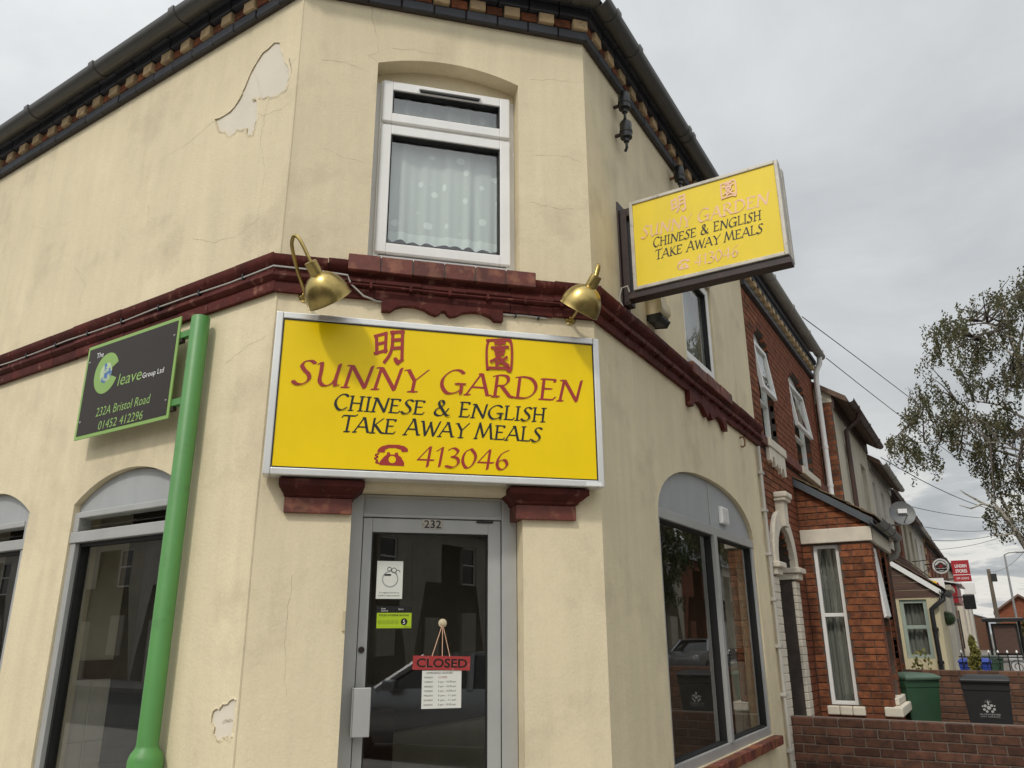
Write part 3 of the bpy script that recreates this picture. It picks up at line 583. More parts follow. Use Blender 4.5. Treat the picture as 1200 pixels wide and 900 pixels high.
# string course: moulded maroon blocks, each a piece of its own
SP = [(-.02, 3.525), (.030, 3.525), (.034, 3.575), (.028, 3.592), (.045, 3.600), (.058, 3.618), (.056, 3.640), (.040, 3.652), (.036, 3.668), (.050, 3.680), (.072, 3.702), (.078, 3.722), (.078, 3.745), (.0, 3.752), (-.02, 3.752)]
strc = mould('string_course', 'dkmortar', shop, 'C', 0, CW, [(-.02, 3.53), (.022, 3.53), (.022, 3.74), (-.02, 3.74)], (1, 1))
for wch, u0, u1 in (('L', -7.5, 0), ('C', 0, CW), ('X', 0, 4.21)):
    if wch != 'C': mould('core', 'dkmortar', strc, wch, u0, u1, [(-.02, 3.53), (.022, 3.53), (.022, 3.74), (-.02, 3.74)], (1 if wch == 'X' else 0, 1 if wch == 'L' else 0))
    n = round((u1-u0)/.3); st = (u1-u0)/n
    for k in range(n):
        a = u0+k*st+.0015; b = u0+(k+1)*st-.0015; dz = random.uniform(-.003, .003); dw = random.uniform(-.002, .002)
        mould('moulded_block', 'maroon', strc, wch, a, b, [(w+dw if w > 0 else w, z+dz) for w, z in SP], (k == 0 and wch in 'CX', k == n-1 and wch in 'LC'), smooth=True)
# thin cable clipped along the moulding
def cable_run(pts, r, mat, parent, name='cable'): return MB().tube(pts, r, 6).build(name, mat, parent, smooth=True)
pts = [FL.p(-7.4+k*.37, 3.668+.006*math.sin(k*1.9), .055) for k in range(20)] + [corner_point(0, 3.665, .062)] + [FC.p(u, 3.655+.008*math.sin(u*9)-.03*max(0, u-.5), .062) for u in (.2, .4)] + [FC.p(.42, 3.60, .06), FC.p(.5, 3.535, .045), FC.p(.58, 3.52, .02)] + [FC.p(.6+k*.15, 3.512+.004*math.sin(k*2.3), .016) for k in range(1, 8)]
cab = cable_run(pts, .0055, 'cablew', None, 'wall_cable'); tag(cab, 'thin pale cable clipped along the maroon string course above the yellow sign', 'cable')
for u in [-.25-.42*k for k in range(16)]: MB().box(FL, u-.006, u+.006, 3.648, 3.686, .03, .064).build('clip', 'black', cab)
for u in [.7+.15*k for k in range(7)]: MB().box(FC, u-.005, u+.005, 3.50, 3.526, .0, .024).build('clip', 'black', cab)
pts = [FC.p(.25+.24*k, 3.597+.004*math.sin(k*1.3), .062) for k in range(8)]+[corner_point(1, 3.597, .066)]+[FX.p(.2+.4*k, 3.597+.004*math.sin(k), .062) for k in range(11)]
cab2 = cable_run(pts, .0075, 'maroon', None, 'painted_cable'); tag(cab2, 'cable painted maroon running along the moulding to the side street', 'cable')
for k in range(7): u = .3+.24*k; MB().box(FC, u-.008, u+.008, 3.582, 3.616, .03, .072).build('clip', 'maroon', cab2)
for k in range(14): u = .2+.28*k; MB().box(FX, u-.008, u+.008, 3.582, 3.616, .03, .072).build('clip', 'maroon', cab2)

# window sills in maroon brick and scalloped aprons
def sill(F, u0, u1, nb):
    s = pbox('window_sill', 'dkmortar', shop, F, u0+.01, u1-.01, 3.69, 3.776, -.2, .085, 0)
    st = (u1-u0)/nb
    for k in range(nb): brick(F, u0+(k+.5)*st, 3.735, .088+random.uniform(-.003, .003), st-.004, .103, .13, 'maroon2', s)
    MB().prism(F, [(u0+.03, 3.787), (u1-.03, 3.787), (u1-.03, 3.80), (u0+.03, 3.80)], -.2, .02).build('mortar_bed', 'maroon2', s)
sill(FC, .397, 1.568, 6); sill(FX, 1.80, 2.98, 6)
def apron(F, u0, u1, z0, z1, w0=.0, w1=.045):
    W = u1-u0; pts = [(u0, z1), (u0, z0+.0)]
    prof = [(.0, 0), (.07, 0), (.11, .35), (.18, .60), (.26, .62), (.34, .45), (.39, .15), (.44, .02), (.47, .18), (.485, .42), (.515, .42), (.53, .18), (.56, .02), (.61, .15), (.66, .45), (.74, .62), (.82, .60), (.89, .35), (.93, 0), (1, 0)]
    ol = [(u0+W*a, z0+(z1-z0)*b) for a, b in prof]+[(u1, z1), (u0, z1)]
    MB().prism(F, ol, w0, w1).build('apron', 'maroon', shop, bevel=.006, label='scalloped maroon apron under the window')
apron(FC, .612, 1.362, 3.452, 3.528); apron(FX, 1.78, 2.86, 3.40, 3.528)

# brick cornice
corn = mould('cornice', 'dkmortar', shop, 'C', 0, CW, [(-.05, ZT+.004), (.022, ZT+.004), (.022, 6.02), (-.05, 6.02)], (1, 1))
for wch, u0, u1 in (('L', -7.5, 0), ('X', 0, 4.18)): mould('core', 'dkmortar', corn, wch, u0, u1, [(-.05, ZT+.004), (.022, ZT+.004), (.022, 6.02), (-.05, 6.02)], (wch == 'X', wch == 'L'))
def course(wch, F, u0, u1, z, h, w, step, mat, off=0, name='brick'):
    n = round((u1-u0)/step); st = (u1-u0)/n
    for k in range(n):
        c = u0+(k+.5)*st
        brick(F, c, z+h/2, w+random.uniform(-.003, .003), st-.008, h-.008, .10+w, mat, corn, name)
for wch, F, u0, u1 in (('L', FL, -4.72, .03), ('C', FC, -.03, CW+.03), ('X', FX, -.03, 4.18)):
    course(wch, F, u0, u1, ZT, .080, .045, .235, 'blue')
    course(wch, F, u0, u1, ZT+.160, .080, .085, .235, 'blue')
    course(wch, F, u0, u1, ZT+.240, .070, .115, .235, 'blue')
    n = round((u1-u0)/.24); st = (u1-u0)/n
    for k in range(n):
        c = u0+(k+.5)*st
        brick(F, c-st*.25, ZT+.12, .046, st*.5-.01, .072, .10, 'red', corn)
        o = brick(F, c+st*.25, ZT+.12+random.uniform(-.002, .002), .070+random.uniform(-.005, .005), .112, .080, .14, 'buff', corn, 'dentil', bev=.0035)
        o.matrix_basis = o.matrix_basis @ Matrix.Rotation(random.uniform(-.05, .05), 4, 'Z')
# gutters
def gutter(name, F, u0, u1, z, w, r, mat, parent, unions=(), mit=None):
    m = MB(); n = 12
    def ringp(u, end):
        o = []
        for rr in (r, r-.006):
            for k in range(n+1):
                a = math.pi+math.pi*k/n if rr == r else 2*math.pi-math.pi*k/n
                o.append(F.p(u, z+rr*math.sin(a), w+rr*math.cos(a)))
        return o
    A = ringp(u0, 0); B = ringp(u1, 1); k = len(A); m.v = [tuple(p) for p in A+B]
    m.f = [(i, (i+1) % k, k+(i+1) % k, k+i) for i in range(k)]+[tuple(range(k)), tuple(range(2*k-1, k-1, -1))]
    g = m.build(name, mat, parent, smooth=True)
    for u in unions:
        c = MB(); i0 = 0
        for uu in (u-.032, u+.032): c.v += [tuple(F.p(uu, z+(r+.007)*math.sin(math.pi+math.pi*k/n), w+(r+.007)*math.cos(math.pi+math.pi*k/n))) for k in range(n+1)]+[tuple(F.p(uu, z+.016, w+r+.007)), tuple(F.p(uu, z+.016, w-r-.007))]
        L = n+3; c.f = [(i, (i+1) % L, L+(i+1) % L, L+i) for i in range(L)]+[tuple(range(L)), tuple(range(2*L-1, L-1, -1))]
        c.build('union', mat, g, smooth=True)
    return g
gutter('gutter', FL, -7.5, .085, 5.995, .185, .072, 'gutter', shop, [-4.4, -3.2, -2.2, -1.15, -.52, -.30])
gutter('gutter', FC, -.07, CW+.07, 5.995, .185, .072, 'gutter', shop, [.3, 1.1, CW-.10])
gutter('gutter', FX, -.085, 4.22, 5.985, .185, .072, 'gutter', shop, [.12, .55, 1.75, 1.86, 3.1])
# fascia strip and slate roof above the cornice
for wch, u0, u1 in (('L', -7.5, 0), ('C', 0, CW), ('X', 0, 4.18)):
    mould('fascia', 'dkmortar', shop, wch, u0, u1, [(-.05, 6.025), (.10, 6.025), (.10, 6.09), (-.05, 6.09)], (wch in 'CX', wch in 'LC'))
rf = MB(); zr = 7.7
a0 = FL.p(-7.5, 6.06, .16); a1 = corner_point(0, 6.06, .16); a2 = corner_point(1, 6.06, .16); a3 = FX.p(4.18, 6.06, .16)
t1 = Vector((-2.4, 1.2, zr)); t2 = Vector((-2.4, 4.18, zr)); t0 = Vector((-8.9, 1.2, zr))
rf.poly([a0, a1, t1, t0]); rf.poly([a1, a2, t1]); rf.poly([a2, a3, t2, t1]); rf.poly([t0, t1, t2, Vector((-4.8, 4.18, 6.0)), Vector((-8.9, 4.18, 6.0))])
rf.build('roof', 'slate', shop)

# ---------------- interior seen through the glass
inn = MB()
fp = [FL.p(-7.3, .1, -.32), FC.p(.08, .1, -.32), FC.p(CW-.08, .1, -.32), FX.p(4.1, .1, -.32), Vector((-5.2, 4.1, .1)), Vector((-8.5, 1.8, .1))]
def room(z0, z1, mat, floormat, name):
    m = MB(); g = [Vector((p.x, p.y, z0)) for p in fp]; h = [Vector((p.x, p.y, z1)) for p in fp]
    m.poly(h)
    for k in (3, 4, 5): m.poly([g[k], g[(k+1) % 6], h[(k+1) % 6], h[k]])
    r = m.build(name, mat, shop); MB().poly(g).build('floor', floormat, r); return r
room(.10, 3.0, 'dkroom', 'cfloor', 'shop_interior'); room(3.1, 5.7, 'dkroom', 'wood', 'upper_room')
# left window: partition with dado and tiles behind the glass
def side_wall(u, sgn, F, w0, w1):                     # a short return wall inside, face on to the street corner
    Fp = Fr(F.p(u, 0, 0), -F.n*sgn, F.u*sgn); a, b = (-w0, -w1) if sgn > 0 else (w1, w0)
    part = pbox('return_wall', 'room', shop, Fp, a, b, .1, 2.95, -.10, 0, 0)
    pbox('dado_rail', 'wood', part, Fp, a, b, 1.33, 1.45, 0.001, .016, .003)
    n = 2; st = (b-a)/n
    for i in range(n):
        for j in range(3): brick(Fp, a+(i+.5)*st, .20+.4*j+.15, .010, st-.004, .396, .010, 'tile', part, 'tile', jit=0)
side_wall(-1.90, 1, FL, -.205, -.47); side_wall(-3.64, 1, FL, -.205, -.47); side_wall(3.68, -1, FX, -.205, -.36)
pbox('counter', 'wood', shop, FL, -1.25, -.35, .1, 1.12, -1.6, -1.0, .01)
for k in range(4): MB().box(FL, -1.2+.22*k, -1.02+.22*k, .1, .98, -.75, -.73).build('panel_slat', 'wood', shop)
# right window: wall, rail and chairs
pbox('bench_wall', 'room', shop, FX, .6, 4.1, .1, .86, -2.35, -2.25, .0)
# ---------------- upper corner window
def leafframe(name, mat, parent, F, u0, u1, z0, z1, wd, w0, w1, pane=None, bevel=.005, label=None, rub=True):
    m = MB()
    for a, b, c, d in ((u0, u0+wd, z0, z1), (u1-wd, u1, z0, z1)): m.box(F, a, b, c, d, w0, w1)
    m.box(F, u0+wd, u1-wd, z0, z0+wd, w0, w1-.0008); m.box(F, u0+wd, u1-wd, z1-wd, z1, w0, w1-.0008)
    o = m.build(name, mat, parent, bevel=bevel, label=label)
    if pane:
        if rub:
            g = MB(); e = .009
            for a, b, c, d in ((u0+wd, u0+wd+e, z0+wd, z1-wd), (u1-wd-e, u1-wd, z0+wd, z1-wd), (u0+wd+e, u1-wd-e, z0+wd, z0+wd+e), (u0+wd+e, u1-wd-e, z1-wd-e, z1-wd)): g.box(F, a, b, c, d, w0+.01, w1-.012)
            g.build('gasket', 'rubber', o)
        MB().box(F, u0+wd+.001, u1-wd-.001, z0+wd+.001, z1-wd-.001, w0+.018, w0+.024).build('pane', pane, o)
    return o
def upper_window(F, c, z0, arch_ol, top_open=0., curtain=True):
    hw = .452; wn_ = MB()
    u0, u1 = c-hw, c+hw; b = z0+.06; t = z0+1.405
    for a, d, e, f in ((u0, u0+.035, b, t), (u1-.035, u1, b, t)): wn_.box(F, a, d, e, f, -.17, -.095)
    wn_.box(F, u0+.035, u1-.035, t-.03, t, -.17, -.096); wn_.box(F, u0+.035, u1-.035, b, b+.03, -.17, -.096); wn_.box(F, u0+.035, u1-.035, z0+1.045, z0+1.075, -.17, -.096)
    W = wn_.build('window', 'upvc', shop, bevel=.004)
    MB().box(F, u0-.02, u1+.02, z0+.0, b-.002, -.19, -.06).build('sill_strip', 'upvc', W, bevel=.005)
    ou = [(u, z) for u, z in arch_ol if z > t-.12]; lo = min(u for u, z in ou); hi = max(u for u, z in ou)
    ol = [(lo+.001, t+.002), (hi-.001, t+.002)]+[(u, z-.001) for u, z in arch_ol[2:]]
    MB().prism(F, ol, -.19, -.13).build('arch_panel', 'cream', W)
    for s, x in ((-1, u0), (1, u1)): MB().box(F, min(x, x+s*.032), max(x, x+s*.032), z0, t, -.185, -.125).build('jamb_strip', 'upvc', W)
    leafframe('casement', 'upvc', W, F, u0+.012, u1-.012, z0+.10, z0+1.045, .068, -.14, -.07, 'glass')
    tl = leafframe('fanlight', 'upvc', W, F, u0+.012, u1-.012, z0+1.075, z0+1.395, .068, -.14, -.07, 'glass')
    if top_open:
        pv = F.p(c, z0+1.395, -.1); rot = Matrix.Translation(pv) @ Matrix.Rotation(top_open, 4, F.u) @ Matrix.Translation(-pv); tl.matrix_basis = rot
    v = MB().box(F, c-.20, c+.23, z0+1.350, z0+1.372, -.07, -.05).build('trickle_vent', 'upvc', tl, bevel=.004)
    MB().box(F, c-.19, c+.22, z0+1.338, z0+1.349, -.07, -.056).build('vent_slot', 'black', tl)
    return W
W1 = upper_window(FC, 1.0, 3.80, C_WIN)
W2 = upper_window(Fr((.05, 0, 0), (0, 1, 0), (1, 0, 0)), 2.385, 3.80, [(u, z) for u, z in X_WIN], top_open=R(-14))
def net(F, u0, u1, z0, z1, w, parent, amp=.018, scal=True, mat='lace', name='net_curtain'):
    m = MB(); nu, nz = 120, 30; m.uv = []
    for j in range(nz+1):
        for i in range(nu+1):
            t = i/nu; u = u0+(u1-u0)*t; zz = z1-(z1-z0)*(1-j/nz)
            if j == 0 and scal: zz += .018*abs(math.sin(t*math.pi*9))
            f = math.sin(t*38+.8*math.sin(t*9))*.6+math.sin(t*71+1.2)*.3+math.sin(t*13)*.6
            m.v.append(tuple(F.p(u, zz, w+amp*f*(1.1-.6*j/nz)))); m.uv.append((u*1.0+.02*f, j/nz*(z1-z0)))
    for j in range(nz):
        for i in range(nu): a = j*(nu+1)+i; m.f.append((a, a+1, a+nu+2, a+nu+1))
    o = m.build(name, mat, parent, smooth=True); return o
net(FC, .58, 1.42, 4.03, 4.78, -.175, W1, amp=.012); net(FC, .58, 1.42, 4.86, 5.16, -.20, W1, scal=False)
net(FX, 1.97, 2.80, 3.86, 4.80, -.17, W2, amp=.03, scal=False, mat='curtain', name='curtain')
# ---------------- shop door
DW = -.15
fr = MB()
fr.box(FC, .508, .578, .0, 2.373, -.21, DW+.02); fr.box(FC, 1.392, 1.482, .0, 2.373, -.21, DW+.02); fr.box(FC, .578, 1.392, 2.245, 2.373, -.21, DW+.018)
dfr = fr.build('door_frame', 'alu', shop, bevel=.004)
MB().box(FC, .585, 1.385, 2.262, 2.356, -.19, DW+.022).build('head_panel', 'alupanel', dfr, bevel=.003)
MB().box(FC, .50, 1.49, 2.376, 2.40, -.25, -.005).build('soffit', 'cream', dfr)
dl = MB()
dl.box(FC, .582, .634, .13, 2.24, -.19, DW+.005); dl.box(FC, 1.312, 1.388, .13, 2.24, -.19, DW+.005); dl.box(FC, .634, 1.312, 2.160, 2.24, -.19, DW+.004); dl.box(FC, .634, 1.312, .13, .36, -.19, DW+.004)
door = dl.build('door', 'alu', shop, bevel=.003)
g = MB()
for a, b, c, d in ((.634, .642, .36, 2.16), (1.304, 1.312, .36, 2.16), (.642, 1.304, 2.152, 2.16), (.642, 1.304, .36, .368)): g.box(FC, a, b, c, d, -.18, DW-.004)
for a in (.5785, 1.3885): g.box(FC, a, a+.0033, .13, 2.243, -.18, DW+.003)
g.build('gasket', 'rubber', door)
MB().box(FC, .635, 1.311, .361, 2.159, -.176, -.168).build('pane', 'doorglass', door)
pbox('doorstep', 'kerb', shop, FC, .507, 1.483, 0.002, .125, -.30, -.02, .01)
h = pbox('pull_handle', 'alu', door, FC, .572, .662, 1.092, 1.333, -.085, -.06, .004)
for z in (1.12, 1.285): pbox('handle_fixing', 'alu', h, FC, .60, .63, z, z+.02, -.146, -.0855, .002)
pbox('handle_edge', 'galv', h, FC, .563, .5715, 1.092, 1.333, -.12, -.062, .002)
MB().lathe(FC.p(.605, 1.522, DW+.005), FC.n, [(0, .017), (.008, .017), (.010, .012), (.006, .011), (.006, 0)], 16).build('lock', 'steel', door, smooth=True)
pbox('closer_arm', 'rubber', door, FC, 1.24, 1.34, 2.226, 2.236, DW+.0055, DW+.018, .002)
npl = pbox('number_plate', 'oldframe', door, FC, .918, 1.04, 2.184, 2.240, DW+.0045, DW+.0085, .001)
text('232', FC, .928, 2.190, .046, DW+.0095, 'blkletter', npl, 'numerals', width=.100, bold=.012)
MB().box(FC, .490, .5035, 1.62, 1.72, -.06, .012).build('bell_push', 'beige', shop)
# capitals either side of the door
def capital(u0, u1, v0, v1, label):
    b = MB().box(FC, v0, v1, 2.232, 2.316, -.14, .030).build('capital', 'maroon2', shop, bevel=.004, label=label)
    a0, a1 = u0, u1
    prof = [(2.318, 0), (2.326, .2), (2.336, .22), (2.345, .45), (2.362, .75), (2.372, 1), (2.405, 1), (2.412, .92)]
    m = MB(); rings = []
    for z, t in prof:
        e = t
        ua = v0+(a0-v0)*e; ub = v1+(a1-v1)*e; wo = .032+.06*e
        rings.append([FC.p(ua, z, -.16), FC.p(ub, z, -.16), FC.p(ub, z, wo), FC.p(ua, z, wo)])
    for r_ in rings: m.v += [tuple(p) for p in r_]
    for k in range(len(rings)-1): m.f += [(4*k+j, 4*k+(j+1) % 4, 4*k+4+(j+1) % 4, 4*k+4+j) for j in range(4)]
    L = 4*(len(rings)-1); m.f += [(3, 2, 1, 0), (L, L+1, L+2, L+3)]
    m.build('moulding', 'maroon', b, bevel=.003)
capital(.108, .565, .142, .504, 'maroon capital left of the door'); capital(1.388, 1.872, 1.44, 1.806, 'maroon capital right of the door')
# ---------------- shop windows
def shop_window(F, ol, zs, u0, u1, z0, tr, mull, vent=None, louvre=False):
    F = Fr(F.o+F.n*.045, F.u, F.n)
    Wn = pbox('window', 'alu', shop, F, u0+.002, u1-.002, tr, tr+.075, -.15, -.055, .004)
    hd = [(u0+.004, tr+.077), (u1-.004, tr+.077)]+[(min(max(u, u0+.004), u1-.004), z-.003) for u, z in ol[2:] if z > tr+.08]
    if hd[2][0] < hd[1][0]-.0005 or True: MB().prism(F, hd, -.14, -.085).build('arch_panel', 'alupanel', Wn, bevel=.003)
    for a in [u0+.002, u1-.062]: MB().box(F, a, a+.06, z0, tr-.001, -.15, -.06).build('jamb', 'alu', Wn, bevel=.004)
    MB().box(F, u0+.062, u1-.062, z0, z0+.07, -.15, -.058).build('bottom_rail', 'alu', Wn, bevel=.004)
    xs = [u0+.062]+[x for m_ in mull for x in (m_-.035, m_+.035)]+[u1-.062]
    for m_ in mull: MB().box(F, m_-.035, m_+.035, z0+.07, tr-.001, -.15, -.045).build('mullion', 'alu', Wn, bevel=.004)
    for a, b in zip(xs[::2], xs[1::2]):
        zt = tr-.001
        g = MB(); e = .014
        for p in ((a, a+e, z0+.07, zt), (b-e, b, z0+.07, zt), (a+e, b-e, z0+.07, z0+.07+e), (a+e, b-e, zt-e, zt)): g.box(F, *p, -.14, -.08)
        g.build('gasket', 'rubber', Wn)
        MB().box(F, a+.001, b-.001, z0+.071, zt-.001, -.118, -.110).build('pane', 'shopglass', Wn)
    return Wn
wX1 = shop_window(FX, X_SHOP, 2.38, .965, 3.62, .705, 2.385, [2.33])
pbox('panel_joint', 'alu', wX1, FX, 2.315, 2.345, 2.465, 2.83, -.039, -.033, .001)
va = pbox('air_vent', 'upvc', wX1, FX, 2.60, 2.80, 2.52, 2.67, -.039, -.005, .004)
for k in range(8): MB().box(FX, 2.615, 2.785, 2.533+.016*k, 2.543+.016*k, -.004, .002).build('slat', 'upvc', va)
for k in range(14): brick(FX, 1.02+.195*k, .660, .075+random.uniform(-.004, .004), .10 if False else .187, .075, .28, 'maroon2' if k % 3 else 'red', shop, 'sill_brick')
def left_window(u0, u1, ol):
    FL = Fr(globals()['FL'].o+globals()['FL'].n*.045, globals()['FL'].u, globals()['FL'].n)
    z0 = .62; Wn = pbox('window', 'alu', shop, FL, u0+.002, u1-.002, 2.185, 2.255, -.16, -.05, .004)
    hd = [(u0+.004, 2.385), (u1-.004, 2.385)]+[(min(max(u, u0+.004), u1-.004), z-.004) for u, z in ol[2:]]
    MB().prism(FL, hd, -.14, -.09).build('arch_panel', 'alupanel', Wn, bevel=.003)
    pbox('vent_head', 'alu', Wn, FL, u0+.062, u1-.062, 2.345, 2.384, -.15, -.052, .004)
    for a in (u0+.002, u1-.062): pbox('jamb', 'alu', Wn, FL, a, a+.06, z0, 2.184, -.16, -.06, .004)
    for a in (u0+.002, u1-.062): pbox('jamb', 'alu', Wn, FL, a, a+.06, 2.256, 2.384, -.15, -.06, .004)
    pbox('bottom_rail', 'alu', Wn, FL, u0+.062, u1-.062, z0, z0+.06, -.16, -.058, .004)
    for k in range(2):                               # two tilted louvre blades
        zz = 2.272+.045*k; m = MB()
        m.hexa([FL.p(u0+.065, zz+.035, -.14), FL.p(u1-.065, zz+.035, -.14), FL.p(u1-.065, zz+.039, -.14), FL.p(u0+.065, zz+.039, -.14)], [FL.p(u0+.065, zz, -.04), FL.p(u1-.065, zz, -.04), FL.p(u1-.065, zz+.005, -.04), FL.p(u0+.065, zz+.005, -.04)])
        m.build('louvre', 'shopglass', Wn)
    pbox('gasket', 'rubber', Wn, FL, u0+.063, u0+.085, z0+.06, 2.184, -.15, -.09, 0)
    pbox('gasket', 'rubber', Wn, FL, u0+.085, u1-.085, 2.162, 2.184, -.15, -.09, 0)
    MB().box(FL, u0+.064, u1-.064, z0+.061, 2.183, -.130, -.122).build('pane', 'shopglass', Wn)
    return Wn
left_window(-1.835, -.66, L_W2); left_window(-3.58, -2.405, L_W1); left_window(-5.4, -4.2, L_W3)
pbox('window_ledge', 'kerb', shop, FL, -3.65, -2.35, .55, .615, -.2, .05, .006); pbox('window_ledge', 'kerb', shop, FL, -1.9, -.6, .55, .615, -.2, .05, .006)

# ---------------- benches / chairs inside
for k, u in enumerate((1.25, 1.75, 2.25)):
    c = thing('waiting_chair', ['dark wooden chair inside the side window, nearest the corner', 'dark wooden chair inside the side window, middle of three', 'dark wooden chair inside the side window, beside the mullion'][k], 'chair', FX.p(u, .1, -1.0), 'chairs inside the side window')
    pbox('seat', 'wood', c, FX, u-.2, u+.2, .52, .56, -1.2, -.8, .01)
    pbox('backrest', 'wood', c, FX, u-.2, u+.2, .62, 1.02, -.82, -.79, .03)
    for a in (-.18, .14):
        for b in (-1.18, -.85): pbox('leg', 'wood', c, FX, u+a, u+a+.04, .1, .52, b, b+.04, .004)

# ------------------------------------------------------------------ big yellow fascia sign
sg = thing('shop_fascia_sign', 'large yellow illuminated box sign with red and black lettering over the shop door', 'sign', FC.p(.99, 2.42, .06))
U0, U1, Z0, Z1 = .020, 1.957, 2.418, 3.356
pbox('sign_box', 'alupanel', sg, FC, U0+.012, U1-.012, Z0+.012, Z1-.012, .004, .112, .004)
fm = MB(); t = .040
fm.box(FC, U0, U0+t, Z0, Z1, .02, .128); fm.box(FC, U1-t, U1, Z0, Z1, .02, .128); fm.box(FC, U0+t, U1-t, Z0, Z0+t, .02, .1275); fm.box(FC, U0+t, U1-t, Z1-t, Z1, .02, .1275)
fm.build('frame', 'frame', sg, bevel=.006)
g = MB()
for a, b, c, d in ((U0+t, U0+t+.006, Z0+t, Z1-t), (U1-t-.006, U1-t, Z0+t, Z1-t), (U0+t+.006, U1-t-.006, Z1-t-.006, Z1-t), (U0+t+.006, U1-t-.006, Z0+t, Z0+t+.006)): g.box(FC, a, b, c, d, .1125, .1245)
g.build('edge_seal', 'rubber', sg)
MB().box(FC, U0+t+.006, U1-t-.006, Z0+t+.006, Z1-t-.006, .1125, .121).build('face_panel', 'yellow', sg)
pbox('maker_plate', 'white', sg, FC, U1-.115, U1-.02, Z0+.006, Z0+.03, .128, .1285, 0)
wl = .1222
def brush(F, ch, u0, u1, z0, z1, w, mat, parent, nib=.15):
    k = .85 if ch == 'yuan' else 1
    m = MB(); glyph(m, F, ch, u0, z0, u1-u0, z1-z0, w, nib=nib*k, ang=50, hmin=.052*k, shear=.03); m.build('chinese_character', mat, parent)
brush(FC, 'ming', .575, .750, 3.105, 3.295, wl, 'redletter', sg); brush(FC, 'yuan', 1.232, 1.400, 3.105, 3.30, wl, 'redletter', sg)
nibtext('SUNNY', FC, .135, .875, 2.930, .135, wl, 'redletter', sg, first=1.07, nib=.135)
nibtext('GARDEN', FC, .955, 1.835, 2.935, .135, wl, 'redletter', sg, first=1.09, nib=.135)
nibtext('CHINESE & ENGLISH', FC, .366, 1.605, 2.797, .084, wl, 'blkletter', sg, first=1.10, nib=.15, hmin=.03)
nibtext('TAKE AWAY MEALS', FC, .412, 1.575, 2.674, .086, wl, 'blkletter', sg, first=1.10, nib=.15, hmin=.03)
phone_icon(FC, .605, .790, 2.494, 2.614, wl, 'redletter', 'yellow', sg)
nibtext('413046', FC, .840, 1.375, 2.499, .112, wl, 'redletter', sg, nib=.14)

# ------------------------------------------------------------------ projecting sign on the side wall
FP = FY(.47)
ps = thing('projecting_sign', 'weathered yellow projecting box sign with faded pink lettering on dark bracket', 'sign', (.03, .52, 3.84))
a0, a1, b0, b1 = .108, 1.172, 3.902, 4.606
pbox('sign_box', 'oldframe', ps, FP, a0+.006, a1-.006, b0+.006, b1-.006, -.17, -.012, .004)
fm = MB(); t = .026
fm.box(FP, a0, a0+t, b0, b1, -.06, .006); fm.box(FP, a1-t, a1, b0, b1, -.06, .006); fm.box(FP, a0+t, a1-t, b0, b0+t, -.06, .0055); fm.box(FP, a0+t, a1-t, b1-t, b1, -.06, .0055)
fm.build('frame', 'oldframe', ps, bevel=.004)
fm = MB(); fm.box(FP, a0, a0+t, b0, b1, -.182, -.12); fm.box(FP, a1-t, a1, b0, b1, -.182, -.12); fm.box(FP, a0+t, a1-t, b0, b0+t, -.182, -.12); fm.box(FP, a0+t, a1-t, b1-t, b1, -.182, -.12)
fm.build('frame', 'oldframe', ps, bevel=.004)
MB().box(FP, a0+t, a1-t, b0+t, b1-t, -.0115, -.003).build('face_panel', 'yellow2', ps)
MB().box(FP, a0+t, a1-t, b0+t, b1-t, -.178, -.1715).build('face_panel', 'yellow2', ps)
br = MB()
br.box(FP, .012, .062, 3.828, 4.600, -.14, -.05); br.build('bracket_post', 'steel', ps, bevel=.003)
br = MB(); br.box(FP, .062, 1.178, 3.850, 3.898, -.105, -.008); br.build('bracket_arm', 'steel', ps, bevel=.003)
pbox('bracket_stub', 'steel', ps, FP, .0625, .1075, 4.535, 4.60, -.14, -.05, .003)
pbox('wall_plate', 'steel', ps, FP, .001, .0115, 3.80, 4.66, -.17, -.02, .002)
MB().tube([FP.p(.02, 3.80, .0), FP.p(.0, 3.86, .02), FP.p(.03, 3.93, .03), FP.p(.07, 3.94, .02), FP.p(.075, 3.90, .0)], .006, 6).build('lead', 'cablew', ps, smooth=True)
def fu(x): return a0+t+(a1-a0-2*t)*x
def fz(x): return b0+t+(b1-b0-2*t)*x
wl = -.0020
brush(FP, 'ming', fu(.285), fu(.395), fz(.765), fz(.945), wl, 'pink', ps, .12); brush(FP, 'yuan', fu(.635), fu(.745), fz(.765), fz(.950), wl, 'pink', ps, .12)
nibtext('SUNNY', FP, fu(.055), fu(.42), fz(.555), .088, wl, 'pink', ps, first=1.07, nib=.135); nibtext('GARDEN', FP, fu(.462), fu(.945), fz(.565), .088, wl, 'pink', ps, first=1.09, nib=.135)
nibtext('CHINESE & ENGLISH', FP, fu(.135), fu(.885), fz(.415), .066, wl, 'blkletter', ps, first=1.1, nib=.15, hmin=.03)
nibtext('TAKE AWAY MEALS', FP, fu(.145), fu(.885), fz(.265), .066, wl, 'blkletter', ps, first=1.1, nib=.15, hmin=.03)
phone_icon(FP, fu(.295), fu(.385), fz(.075), fz(.185), wl, 'pink', 'yellow2', ps)
nibtext('413046', FP, fu(.415), fu(.715), fz(.075), .078, wl, 'pink', ps, nib=.14)

